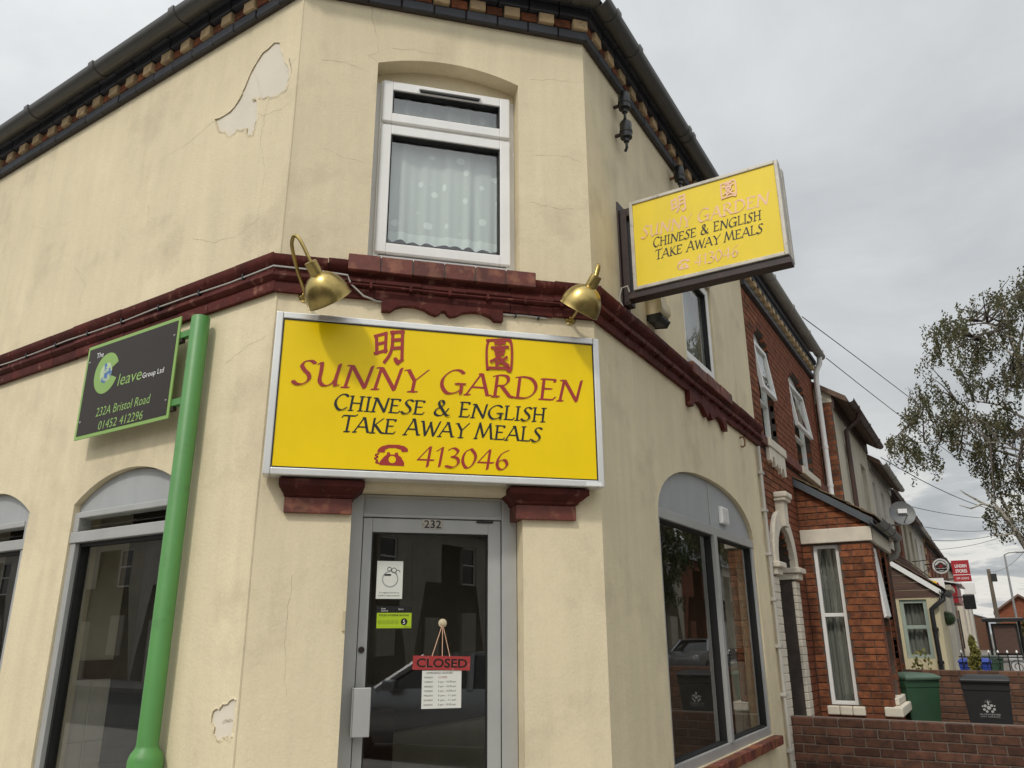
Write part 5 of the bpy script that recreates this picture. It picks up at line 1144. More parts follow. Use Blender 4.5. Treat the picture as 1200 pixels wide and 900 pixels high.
for k, (u, z, r) in enumerate(((0, .80, .012), (-.035, .76, .016), (.03, .765, .015), (0, .74, .022), (-.05, .72, .014), (.052, .725, .014), (-.025, .70, .014), (.03, .70, .014), (0, .78, .010), (-.062, .755, .009), (.06, .762, .009))): disc(cr, FBt, u, z, r, .002+.0004*k, 9)
for k in range(5): a = R(-60+30*k); cr.poly([FBt.p(math.sin(a)*.03-.003, .79+math.cos(a)*.02, .007), FBt.p(math.sin(a)*.03+.003, .79+math.cos(a)*.02, .007), FBt.p(math.sin(a)*.055, .79+math.cos(a)*.045, .007)])
cr.build('crest', 'print', bb)
text('GLOUCESTER', FBt, -.105, .660, .016, .002, 'print', bb, width=.21); text('CITY COUNCIL', FBt, -.10, .636, .014, .002, 'print', bb, width=.20)
text('No Hot Ashes', FBt, .07, .45, .010, .002, 'print', bb, width=.07)
gb, PG = bin_('green wheelie bin with pale label half hidden by the brick bay', .865, 7.20, .46, .50, 1.10, 'bingrn', 'binlid', R(40))
m = MB(); m.hexa([PG(.46*.455, -.02, .62), PG(.46*.455, .12, .62), PG(.46*.475, .12, .90), PG(.46*.475, -.02, .90)], [PG(.46*.455+.004, -.02, .62), PG(.46*.455+.004, .12, .62), PG(.46*.475+.004, .12, .90), PG(.46*.475+.004, -.02, .90)]); m.build('label_sticker', 'print', gb)

# ------------------------------------------------------------------ the terrace beyond
def chimney(parent, x, y, z0, z1, w=.5, l=.9, pots=3, mat='redmass'):
    c = MB().box(FY(y), x-w/2, x+w/2, z0, z1, -l, 0).build('chimney', mat, parent)
    MB().box(FY(y+.0), x-w/2-.05, x+w/2+.05, z1-.18, z1-.08, -l-.05, .05).build('chimney_band', mat, c)
    for k in range(pots): MB().lathe((x, y+l*(k+.5)/pots, z1), (0, 0, 1), [(0, .12), (.03, .13), (.30, .10), (.32, .12), (.36, .12), (.36, .08)], 12).build('chimney_pot', 'buff', c, smooth=True)
def far_house(label, y0, y1, x, ez, mat, roof, wins, dn=None, rise=2.0, frame='upvc', gut='brown', chim=True, doors=(), over=.22, name='terraced_house', gw=True):
    h = thing(name, label, 'building', (x-1, (y0+y1)/2, 0)); F = Fr((x, 0, 0), (0, 1, 0), (1, 0, 0))
    holes = [[(a, c), (b, c), (b, d), (a, d)] for a, b, c, d in list(wins)+list(doors)]
    m = MB().slab(F, [(y0, -.1), (y1, -.1), (y1, ez), (y0, ez)], holes, [.14]*len(holes))
    m.poly([F.p(y0, -.1, 0), F.p(y0, ez, 0), F.p(y0, ez, -6), F.p(y0, -.1, -6)]); m.poly([F.p(y1, -.1, 0), F.p(y1, ez, 0), F.p(y1, ez, -6), F.p(y1, -.1, -6)])
    m.poly([F.p(y0, ez, 0), F.p(y0, ez+rise, -3), F.p(y0, ez, -6)]); m.poly([F.p(y1, ez, 0), F.p(y1, ez+rise, -3), F.p(y1, ez, -6)])
    m.build('wall', mat, h)
    for a, b, c, d in wins:
        o = slimwin(h, F, a+.002, b-.002, c+.002, d-.002, c+(d-c)*.55, -.09, frame, fw_=.05, curt='curtain'); pbox('sill', 'ptwhite', o, F, a-.05, b+.05, c-.07, c, -.1, .06, .004)
    for a, b, c, d in doors: pbox('door', 'greypaint', h, F, a, b, c, d, -.13, -.10, .004)
    G = MB(); o_ = over; sl = rise/3
    G.hexa([F.p(y0-.06, ez-o_*sl, o_), F.p(y1+.0, ez-o_*sl, o_), F.p(y1, ez+rise, -3), F.p(y0-.06, ez+rise, -3)], [F.p(y0-.06, ez-o_*sl+.09, o_), F.p(y1, ez-o_*sl+.09, o_), F.p(y1, ez+rise+.09, -3), F.p(y0-.06, ez+rise+.09, -3)])
    G.poly([F.p(y0-.06, ez+rise+.09, -3), F.p(y1, ez+rise+.09, -3), F.p(y1, ez, -6), F.p(y0-.06, ez, -6)])
    r_ = G.build('roof', roof, h)
    if chim: chimney(h, x-3, y1-1.0, ez+rise-.5, ez+rise+1.1)
    gutter('gutter', F, y0, y1, ez-o_*sl+.05, o_+.05, .06, gut, h, [y0+.6, (y0+y1)/2, y1-.6])
    pbox('fascia', gut, h, F, y0, y1, ez-.22, ez-.02, .001, .03, 0)
    return h, F
h2, F2h = far_house('pale rendered terraced house with brown gutter beyond the red brick house', 8.43, 12.3, .25, 5.17, 'crm2', 'tileroof', [(9.25, 10.0, 3.55, 4.56), (11.05, 11.7, 3.55, 4.55)], frame='sage', doors=[(8.7, 9.5, 0, 2.1)])
pbox('return_backing', 'dkmortar', h2, FY(8.425), .002, .2495, -.02, 5.06, -.004, -.0025, 0)
for u, z, l, h in bond(.004, .249, 0.02, 5.05, .079, .225): brick(FY(8.425), u, z, .0, l, h, .05, 'red', h2)
MB().tube([(.56, 9.18, 5.05), (.50, 9.2, 4.9), (.31, 9.2, 4.75), (.31, 9.2, .05)], .038, 10).build('downpipe', 'brown', h2, smooth=True)
h3, F3h = far_house('white painted brick terraced house with narrow upper windows', 12.32, 16.0, .25, 4.86, 'crm3', 'tileroof', [(12.55, 13.0, 3.5, 4.45), (13.8, 14.5, 3.5, 4.45)], gut='gutter2')
for zz in range(27):                                  # painted courses on the upper wall
    pbox('painted_course', 'crm3', h3, F3h, 13.05, 13.78, 2.52+.079*zz, 2.52+.079*zz+.070, .0, .012, 0)
# bay of the pale house: cream side with sage window and plank gable
b2 = MB().slab(FY(10.4), [(.252, -.05), (1.17, -.05), (1.17, 2.10), (.252, 2.10)], [[(.60, 1.18), (1.0, 1.18), (1.0, 2.09), (.60, 2.09)]], [.1]); b2.box(Fr((1.17, 0, 0), (0, 1, 0), (1, 0, 0)), 10.402, 12.25, -.05, 2.10, -.05, 0)
b2 = b2.build('bay', 'crm4', h2)
slimwin(h2, FY(10.4), .602, .998, 1.182, 2.088, 1.66, -.03, 'sage', fw_=.055)
for k in range(6):
    za, zb = 2.115+.125*k, 2.115+.125*(k+1)-.006; xr = min(1.20, .252+(2.90-zb)/.71); xr2 = min(1.20, .252+(2.90-za)/.71)
    if xr > .27: MB().prism(FY(10.4), [(.252, za), (xr2, za), (xr, zb), (.252, zb)], -.03, .012).build('plank', 'plank', h2)
leanto(h2, 10.37, 12.28, 1.17, 2.95, 1.24, 2.22, .05, 'tileroof', n=5, gut='black', barge='white', x_in=.252, gr=.055)
MB().tube([(1.25, 10.40, 2.20), (1.25, 10.36, 2.08), (1.12, 10.34, 1.98), (1.06, 10.34, 1.93), (1.06, 10.34, 1.80), (1.075, 10.34, .05)], .036, 10).build('downpipe', 'black', h2, smooth=True)
for z in (1.6, 1.1): MB().lathe((1.07, 10.34, z), (0, 0, 1), [(0, .038), (0, .05), (.05, .05), (.05, .038)], 12).build('pipe_collar', 'black', h2, smooth=True)
# bay of the white house
b3 = MB().box(FY(13.0), .252, .92, -.05, 2.50, -2.4, 0).build('bay', 'crm4', h3)
MB().prism(FY(13.0), [(.252, 2.502), (.92, 2.502), (.92, 2.53), (.252, 3.17)], -.03, .004).build('bay_gable', 'crm4', h3)
leanto(h3, 12.95, 15.4, 1.0, 3.22, .98, 2.50, .05, 'tileroof', n=5, gut='black', barge='brown', x_in=.252, gr=.055)
FAR = [(16.02, 20.2, .05, 4.95, 'redmass', 'slate'), (20.22, 24.6, .05, 5.0, 'crm2', 'tileroof'), (24.62, 29.5, .0, 5.05, 'crm3', 'slate'), (29.52, 35, -.05, 5.1, 'redmass', 'tileroof'), (35.02, 42, -.1, 5.2, 'brbrick', 'slate'), (42.02, 50, -.1, 5.3, 'redmass', 'slate'), (50.02, 60, -.1, 5.4, 'crm2', 'slate')]
LB = ['red brick terraced house beyond the satellite dish', 'pale rendered terraced house level with the round hanging sign', 'white painted shop house under the red projecting sign', 'red brick house with corner quoins past the shop signs', 'brown brick house far along the terrace', 'distant red brick terraced house near the bus shelter', 'last pale house at the far end of the terrace']
for (y0, y1, x, ez, mt, rf_), lb in zip(FAR, LB):
    L_ = y1-y0; wn_ = [(y0+L_*f, y0+L_*f+.85, 3.3, 4.6) for f in (.16, .62)]+[(y0+L_*.5, y0+L_*.5+1.4, .9, 2.3)]
    far_house(lb, y0, y1, x, ez, mt, rf_, wn_, doors=[(y0+.4, y0+1.3, 0, 2.1)], gut='gutter2' if mt == 'crm3' else 'brown')
# projecting bays and shopfronts along the far part, each a piece of its house
def by_label(l): return next(o for o in COL.objects if o.get('label') == l)
for lb, y0, y1, xo, zt, mt in ((LB[0], 17.6, 19.6, .85, 2.6, 'crm3'), (LB[1], 21.6, 23.9, .9, 2.7, 'crm3'), (LB[3], 31.5, 33.6, .9, 2.7, 'ptwhite'), (LB[4], 37, 39.5, .9, 2.8, 'ptwhite'), (LB[5], 44, 47, .9, 2.8, 'crm3')):
    P_ = by_label(lb); b_ = MB().box(FY(y0), .06, xo, -.05, zt, y0-y1, 0).build('bay', mt, P_)
    pbox('bay_window', 'carglass', b_, FY(y0), .3, xo-.15, .95, zt-.35, .0, .012, 0); pbox('bay_cornice', 'ptwhite', b_, FY(y0-.06), .06, xo+.08, zt, zt+.14, y0-y1-.06, 0, .01)
P_ = by_label(LB[2]); sf = MB().box(FY(25.2), .01, 1.0, 2.45, 3.0, -3.6, 0).build('shop_fascia', 'redsign', P_); MB().box(FY(25.25), .01, .8, -.05, 2.44, -3.5, 0).build('shopfront', 'carglass', P_)
MB().hexa([(.01, 25.1, 3.25), (1.15, 25.1, 3.02), (1.15, 25.1, 3.06), (.01, 25.1, 3.29)], [(.01, 29, 3.25), (1.15, 29, 3.02), (1.15, 29, 3.06), (.01, 29, 3.29)]).build('canopy', 'white', P_)
P_ = by_label(LB[3])
for k in range(22): pbox('quoin', 'buff', P_, FY(29.51), -.05 if k % 2 else -.05, .06 if k % 2 else .0, .1+.225*k, .1+.225*k+.21, -.3, .02, .004)

# ------------------------------------------------------------------ street things
d_ = thing('satellite_dish', 'round grey satellite dish on the wall of the white painted house', 'satellite dish', (.26, 13.1, 3.6))
c = Vector((.66, 12.9, 3.80)); ax = Vector((.38, -.90, .22)).normalized()
MB().lathe(c, ax, [(.0, .0), (.012, .1), (.04, .19), (.065, .24), (.060, .245), (.03, .195), (0.0, .1), (-.012, 0)], 28).build('dish', 'dish', d_, smooth=True)
MB().tube([(.25, 13.2, 3.62), (.6, 13.05, 3.62), (.62, 12.93, 3.74)], .02, 8).build('bracket', 'galv', d_, smooth=True)
MB().tube([c+Vector((0, 0, -.2)), c+ax*.35+Vector((0, 0, -.12))], .012, 6).build('feed_arm', 'galv', d_, smooth=True)
FD = Fr(c+ax*.06, Vector((0, 0, 1)).cross(ax), ax); MB().box(FD, -.08, .09, .0, .085, .0, .006).build('maker_badge', 'white', d_)
# hanging topiary ball
tb = thing('topiary_ball', 'round dark green topiary ball hanging from the bay gutter', 'topiary', (1.2, 11.6, 1.66)); m = MB(); c = Vector((1.215, 11.6, 1.80)); rr = random.Random(3)
for k in range(520):
    v = Vector((rr.gauss(0, 1), rr.gauss(0, 1), rr.gauss(0, 1))).normalized(); p = c+v*rr.uniform(.095, .118); t1 = v.orthogonal().normalized(); t1 = Matrix.Rotation(rr.uniform(0, 6.3), 3, v) @ t1; t2 = v.cross(t1)
    s_ = .016; m.poly([p-t1*s_, p-t2*s_*.6+v*.006, p+t1*s_+v*.012, p+t2*s_*.6+v*.006])
m.build('foliage', 'ballgreen', tb); MB().lathe(c-Vector((0, 0, .1)), (0, 0, 1), [(.0, .0)]+[(.1-.1*math.cos(R(a)), .098*math.sin(R(a))) for a in range(15, 180, 15)]+[(.2, 0)], 16).build('core', 'ballgreen', tb, smooth=True)
MB().tube([c+Vector((0, 0, .09)), c+Vector((.02, 0, .40))], .004, 5).build('chain', 'galv', tb)
# small sign with red and yellow mark
s1 = thing('stove_sign', 'small white sign with red and yellow flame mark beside the plank gable', 'sign', (1.1, 11.9, 2.3)); Fs = FY(11.9)
MB().box(Fs, 1.0, 1.24, 2.24, 2.50, -.03, 0).build('panel', 'white', s1); MB().prism(Fs, [(1.0, 2.36), (1.02, 2.26), (1.10, 2.25), (1.16, 2.34), (1.12, 2.44), (1.03, 2.47)], .001, .002, False).build('yellow_mark', 'yellow', s1)
for a in (0, .05): MB().prism(Fs, [(1.08+a, 2.28), (1.12+a, 2.27), (1.13+a, 2.34), (1.09+a, 2.43), (1.06+a, 2.40)], .0025, .0035, False).build('red_mark', 'redsign', s1)
MB().tube([(1.12, 11.92, 2.245), (1.12, 11.92, 2.12)], .012, 6).build('stem', 'steel', s1)
# round hanging sign
p0 = hit_y(1093, 654, 22); p1 = hit_y(1112, 673, 22); rc = (p0+p1)/2; rr_ = .215; Fr22 = FY(22)
s2 = thing('round_hanging_sign', 'round white hanging sign with dark badge on a wall bracket', 'sign', (.06, 22, rc.z))
MB().lathe((rc.x, 22.02, rc.z), (0, -1, 0), [(-.02, 0), (-.02, rr_), (.02, rr_), (.02, 0)], 32).build('disc', 'white', s2, smooth=False)
m = MB(); ring(m, Fr22, rc.x, rc.z, .150, .170, .003, 30); m.build('badge_ring', 'blkletter', s2)
m = MB(); disc(m, Fr22, rc.x, rc.z+.02, .085, .003, 18); disc(m, Fr22, rc.x-.09, rc.z-.01, .055, .0035, 14); disc(m, Fr22, rc.x+.09, rc.z-.01, .055, .0035, 14); m.build('badge', 'brown', s2)
m = MB(); disc(m, Fr22, rc.x, rc.z, .045, .005, 14); m.build('badge_centre', 'redsign', s2)
m = MB(); m.box(Fr22, rc.x-.15, rc.x+.15, rc.z-.12, rc.z-.075, .003, .0045); m.build('banner', 'blkletter', s2)
MB().tube([(.04, 22.02, rc.z+.16), (rc.x+.1, 22.02, rc.z+.225)], .012, 6).build('bracket', 'steel', s2); MB().tube([(.04, 22.02, rc.z-.3), (rc.x-.19, 22.02, rc.z)], .012, 6).build('stay', 'steel', s2)
# red shop sign
q0 = hit_y(1114, 657, 28.5); q1 = hit_y(1139, 681, 28.5); Fr28 = FY(28.5)
s3 = thing('red_shop_sign', 'red projecting shop sign with white lettering far along the terrace', 'sign', (.02, 28.5, q1.z))
MB().box(Fr28, q0.x, q1.x, q1.z, q0.z, -.12, 0).build('box', 'redsign', s3, bevel=.006)
Wd = q1.x-q0.x; H_ = q0.z-q1.z
text('LINDEN', Fr28, q0.x+Wd*.17, q1.z+H_*.66, H_*.15, .003, 'white', s3, width=Wd*.66, bold=.02); text('STORES', Fr28, q0.x+Wd*.17, q1.z+H_*.42, H_*.15, .003, 'white', s3, width=Wd*.66, bold=.02); text('OFF LICENCE', Fr28, q0.x+Wd*.16, q1.z+H_*.10, H_*.10, .003, 'white', s3, width=Wd*.70)
MB().box(Fr28, q0.x, q1.x, q1.z+H_*.30, q1.z+H_*.325, .0005, .003).build('rule', 'white', s3)
MB().tube([(.0, 28.56, q0.z-.1), (q0.x, 28.56, q0.z-.1)], .025, 6).build('bracket', 'steel', s3); MB().tube([(.0, 28.56, q1.z+.1), (q0.x, 28.56, q1.z+.1)], .025, 6).build('bracket', 'steel', s3)
r0 = hit_y(1128, 683, 34); r1 = hit_y(1144, 696, 34); Fr34 = FY(34)
s4 = thing('blank_shop_sign', 'blank white projecting sign below the red shop sign', 'sign', (-.05, 34, r1.z)); MB().box(Fr34, r0.x, r1.x, r1.z, r0.z, -.12, 0).build('box', 'white', s4, bevel=.01)
MB().tube([(-.05, 34.05, r0.z-.15), (r0.x, 34.05, r0.z-.15)], .025, 6).build('bracket', 'steel', s4)
# wall lantern on the shop beyond
l0 = hit_y(1136, 705, 24); ln = thing('wall_lantern', 'black square lantern on the wall beside the hanging topiary', 'lantern', (.05, 24, l0.z-.3))
MB().box(FY(24), l0.x-.16, l0.x+.16, l0.z-.22, l0.z+.22, -.3, 0).build('case', 'black', ln, bevel=.03); MB().tube([(.04, 24.15, l0.z+.15), (l0.x-.16, 24.15, l0.z+.15)], .02, 6).build('arm', 'black', ln)
# iron railing of the next garden
ra = thing('iron_railing', 'low black iron railing with scrolls behind the brown garden wall', 'railing', (1.7, 12.3, 0)); Fq = FY(12.3)
for z in (.35, 1.16): MB().tube([Fq.p(1.25, z), Fq.p(2.9, z)], .012, 6).build('rail', 'black', ra)
for k in range(12):
    x = 1.30+.14*k; MB().tube([Fq.p(x, -.02), Fq.p(x, 1.22)], .009, 6).build('bar', 'black', ra); MB().lathe(Fq.p(x, 1.22), (0, 0, 1), [(0, .0), (.015, .018), (.03, .018), (.06, 0)], 6).build('finial', 'white', ra)
for k in range(4):
    x = 1.42+.35*k; MB().tube([Fq.p(x+.13*math.cos(a)*(1-a/14), 1.0+.13*math.sin(a)*(1-a/14), .012) for a in [i*.45 for i in range(24)]], .007, 5).build('scroll', 'black', ra, smooth=True)
# shrubs
def leafball(m, c, rx, ry, rz, n, s, rnd, up=.0):
    for k in range(n):
        v = Vector((rnd.gauss(0, 1), rnd.gauss(0, 1), rnd.gauss(0, 1))).normalized()*rnd.uniform(.35, 1)**.5; p = Vector(c)+Vector((v.x*rx, v.y*ry, v.z*rz))
        a = Vector((rnd.gauss(0, 1), rnd.gauss(0, 1), rnd.gauss(0, 1)+up)).normalized(); b = a.orthogonal().normalized(); b = Matrix.Rotation(rnd.uniform(0, 6.3), 3, a) @ b
        m.poly([p-b*s*.5, p+a*s*.8, p+b*s*.5, p-a*s*.8])
def shrub(name, label, x, y, w, h, mat, n, s, cone=False):
    t_ = thing(name, label, 'shrub', (x, y, -.02)); rnd = random.Random(int(x*100+y)); m = MB()
    for k in range(9):
        f = k/8; ww = w*(1-.75*f if cone else (1-.5*f*f)); leafball(m, (x+rnd.uniform(-.15, .15)*w, y+rnd.uniform(-.15, .15)*w, .1+h*.88*f), ww*.5, ww*.5, h*.12, n//9, s, rnd, 1.5)
    m.build('foliage', mat, t_)
    for k in range(4): MB().tube([(x+rnd.uniform(-.05, .05), y, -.02), (x+rnd.uniform(-.2, .2)*w, y+rnd.uniform(-.2, .2)*w, h*.7)], [.02, .006], 5).build('stem', 'twig', t_)
shrub('golden_conifer', 'golden green conifer shrub between the bins and the railing', 1.52, 11.8, .36, 1.42, 'conifer', 2600, .055, True)
shrub('bare_shrub', 'twiggy shrub in front of the sage green bay window', .82, 9.9, .5, 1.25, 'conifer', 260, .045)
shrub('autumn_shrub', 'orange and green shrub at the foot of the far brick house', 4.1, 62, 3.0, 2.3, 'hedge', 1600, .3)
bb2, _ = bin_('blue wheelie bin beyond the golden conifer', 1.44, 14.2, .55, .6, 1.08, 'binblu', 'binblu', 0)
bb3, _ = bin_('dark green wheelie bin farther along, left of the bus shelter', 1.62, 17.5, .5, .55, 1.05, 'bingrn', 'bingrn', R(10))
# bus shelter
bs = thing('bus_shelter', 'black framed bus shelter with brown advert panel at the end of the street', 'bus shelter', (2.4, 47, 0))
Z_ = 2.18
for x in (1.45, 2.95):
    for y in (46, 48.6): MB().tube([(x, y, -.1), (x, y, Z_-.1)], .05, 8).build('post', 'black', bs)
MB().box(FY(45.7), 1.25, 3.15, Z_-.14, Z_+.06, -3.2, 0).build('roof', 'black', bs, bevel=.03)
MB().box(FY(46.02), 1.72, 2.72, .45, 1.85, -.06, 0).build('advert_panel', 'plank', bs); MB().box(FY(46.04), 1.62, 2.82, .35, 1.95, -.12, -.062).build('advert_frame', 'black', bs)
MB().box(FY(48.6), 1.5, 2.9, .3, 1.95, -.02, 0).build('back_pane', 'glass', bs)
# lamp post and telegraph poles
t_ = hit_y(1177, 650, 50); b_ = hit_y(1191, 724, 50)
lp = thing('street_lamp', 'slim grey street lamp standing behind the bus shelter', 'street lamp', (b_.x, 50, -.1))
MB().tube([(b_.x, 50, -.1), (b_.x, 50, 1.2), (b_.x+.02, 50, t_.z)], [.09, .075, .045], 8).build('column', 'galv', lp, smooth=True); MB().tube([(b_.x+.02, 50, t_.z), (b_.x+.25, 50, t_.z+.1), (b_.x+.7, 50, t_.z+.12)], .035, 6).build('arm', 'galv', lp, smooth=True); MB().box(FY(50), b_.x+.6, b_.x+1.1, t_.z+.06, t_.z+.17, -.1, .1).build('lantern', 'galv', lp, bevel=.03)
t2 = hit_y(1158, 667, 64); tp = thing('telegraph_pole', 'leaning wooden telegraph pole between the blank sign and the lamp', 'pole', (t2.x, 64, -.1))
MB().tube([(t2.x, 64, -.1), (t2.x, 64, t2.z)], [.17, .12], 10).build('pole', 'pole', tp, smooth=True); MB().box(FY(63.9), t2.x+.1, t2.x+.45, t2.z-.9, t2.z-.35, -.15, .15).build('junction_box', 'black', tp)
PT = Vector((4.35, 34, 6.3)); tq = thing('telegraph_pole', 'wooden telegraph pole behind the birch tree carrying the house wires', 'pole', (PT.x, PT.y, -.1)); MB().tube([(PT.x, PT.y, -.1), (PT.x, PT.y, PT.z+.25)], [.16, .11], 10).build('pole', 'pole', tq, smooth=True)
def wire(label, a, b, sag, r=.007):
    a, b = Vector(a), Vector(b); P = [a+(b-a)*t-Vector((0, 0, sag*4*t*(1-t))) for t in [k/16 for k in range(17)]]
    tag(MB().tube(P, r, 5).build('overhead_wire', 'wire'), label, 'wire', 'overhead wires')
wire('overhead wire leaving the gutter of the red brick house', (.26, 6.6, 5.86), (PT.x, PT.y, PT.z), -.15)
wire('overhead wire leaving the downpipe end of the red brick house', (.26, 8.45, 5.80), (PT.x, PT.y, PT.z-.15), .25)
for k, (a, lb, sg_) in enumerate((((.5, 12.3, 4.85), 'overhead wire from the join between the two pale houses', .5), ((.2, 20.2, 5.0), 'overhead wire crossing the sky left of the low birch branch', .3), ((.2, 24.6, 4.9), 'lower overhead wire above the shop signs', .4), ((.1, 29.5, 4.9), 'overhead wire from the white shop house', .35), ((.0, 35, 5.0), 'farthest overhead wire from the brown brick house', .3), ((t2.x, 64, t2.z-.2), 'overhead wire linking the two telegraph poles', .6))): wire(lb, a, (PT.x, PT.y, PT.z-.1-.06*k), sg_, .009)
# far brick gable house across the bend
fg = thing('far_brick_house', 'distant red brick house with gable end at the bend of the road', 'building', (5, 72, 0))
ga = [(2.4, -.1), (8.6, -.1), (8.6, 3.4), (5.3, 5.6), (2.4, 3.3)]; pk = hit_y(1193, 699, 70); lf = hit_y(1169, 716, 70)
ga = [(lf.x, -.1), (2*pk.x-lf.x, -.1), (2*pk.x-lf.x, lf.z), (pk.x, pk.z), (lf.x, lf.z)]
MB().prism(FY(70), ga, -8, 0).build('wall', 'redmass', fg)
for s in (-1, 1):
    e = pk.x+s*(pk.x-lf.x+.3); ze = lf.z-.2
    MB().hexa([FY(69.7).p(pk.x, pk.z+.02), FY(69.7).p(e, ze), FY(69.7).p(e, ze+.16), FY(69.7).p(pk.x, pk.z+.2)], [FY(78.2).p(pk.x, pk.z+.02), FY(78.2).p(e, ze), FY(78.2).p(e, ze+.16), FY(78.2).p(pk.x, pk.z+.2)]).build('roof', 'tileroof', fg)
fr_, _F = far_house('low slate roofed house behind the telegraph pole', 78, 90, 1.2, 2.6, 'brbrick', 'slate', [], chim=False, rise=1.0)

# ------------------------------------------------------------------ birch tree
def birch(label, base, lean, H, outline=None, seed=4, nclus=330, mat='leaf', name='birch_tree', leafs=.07, bark='bark'):
    rnd = random.Random(seed); t_ = thing(name, label, 'tree', base); B = Vector(base)
    def tp_(f): return B+Vector((lean[0]*f+.18*math.sin(f*5), lean[1]*f, H*f))
    tm = MB(); tm.tube([tp_(k/14) for k in range(15)], [.17*(1-k/15)+.02 for k in range(15)], 10); lm = MB(); tw = MB(); lf_ = MB()
    cl = outline(rnd, nclus)
    limbs = []
    for k in range(24):
        f = .30+.62*k/24; s = tp_(f); c = rnd.choice(cl); 
        best = min(rnd.sample(cl, 12), key=lambda c: abs(c.z-s.z-.9)); e = best
        mid = s*.5+e*.5+Vector((rnd.uniform(-.2, .2), rnd.uniform(-.2, .2), .35)); P = [s, s*.72+mid*.28+Vector((0, 0, .12)), mid, mid*.45+e*.55+Vector((0, 0, .12)), e]
        r0 = .075*(1-f*.6); lm.tube(P, [r0, r0*.75, r0*.5, r0*.3, .008], 6); limbs += [P[i]*(1-t)+P[i+1]*t for i in range(4) for t in (0, .25, .5, .75)][3:]
    for c in cl:
        a = min(limbs, key=lambda p: (p-c).length); d = (a-c).length
        if d > .15: tw.tube([a, a*.5+c*.5+Vector((0, 0, .10)), c], [.028, .017, .007], 4, cap=False)
        for k in range(rnd.randint(5, 9)):           # hanging strands
            p = c+Vector((rnd.gauss(0, .13), rnd.gauss(0, .16), rnd.gauss(0, .09))); L = rnd.uniform(.15, .65); n = int(L/.020); dr = Vector((rnd.gauss(0, .22), rnd.gauss(0, .22), -1)).normalized()
            for i in range(n):
                q_ = p+dr*(L*i/n)+Vector((rnd.gauss(0, .035), rnd.gauss(0, .035), 0)); s = leafs*rnd.uniform(.6, 1.15)
                ax = (Vector((rnd.gauss(0, .6), rnd.gauss(0, .6), -.7))).normalized(); sd = Matrix.Rotation(rnd.uniform(0, 6.3), 3, ax) @ ax.orthogonal().normalized()
                lf_.poly([q_-ax*s*.5, q_+sd*s*.33, q_+ax*s*.55, q_-sd*s*.33])
    tm.build('trunk', bark, t_, smooth=True); lm.build('limbs', bark, t_, smooth=True); tw.build('twigs', 'twig', t_); lf_.build('crown', mat, t_)
POLY = [(1330, 330), (1240, 300), (1200, 322), (1140, 350), (1100, 368), (1080, 398), (1073, 425), (1085, 438), (1072, 455), (1078, 470), (1055, 482), (1036, 497), (1040, 518), (1055, 535), (1072, 545), (1100, 540), (1130, 548), (1150, 575), (1165, 605), (1190, 628), (1230, 650), (1330, 600), (1400, 480)]
GAPS = [(1100, 425, 14), (1120, 455, 15), (1165, 470, 16), (1140, 505, 10), (1085, 478, 9), (1180, 520, 14), (1105, 520, 10), (1150, 420, 9), (1190, 400, 9), (1135, 560, 22), (1175, 590, 12)]
def birch_outline(rnd, n):
    o = []
    while len(o) < n:
        x, y = rnd.uniform(1030, 1400), rnd.uniform(300, 650)
        if not inpoly(POLY, x, y): continue
        if any(math.hypot(x-a, y-b) < r for a, b, r in GAPS) and rnd.random() < .9: continue
        Y = 18+rnd.gauss(0, .9); p = hit_y(x, y-4, Y); o.append(p)
    return o
birch('weeping birch tree with drooping brown green foliage on the right', (3.75, 18.0, 0), (-.15, .1), 9.6, birch_outline, nclus=430, leafs=.078)
# the low bare branch
br = bpy.data.objects.get('birch_tree')
pts = [hit_y(1215, 660, 17.6), hit_y(1190, 622, 17.6), hit_y(1172, 598, 17.5), hit_y(1152, 590, 17.5), hit_y(1138, 596, 17.4), hit_y(1124, 592, 17.4)]
MB().tube([tuple(p) for p in pts], [.09, .065, .045, .03, .018, .008], 7).build('low_branch', 'bark', br, smooth=True)
for a, b, c in (((1190, 622), (1178, 590), (1150, 570)), ((1172, 598), (1160, 582), (1154, 572)), ((1190, 625), (1165, 628), (1164, 606)), ((1152, 590), (1130, 578), (1125, 574))):
    MB().tube([tuple(hit_y(*p, 17.5)) for p in (a, b, c)], [.03, .018, .006], 5).build('branch', 'bark', br, smooth=True)

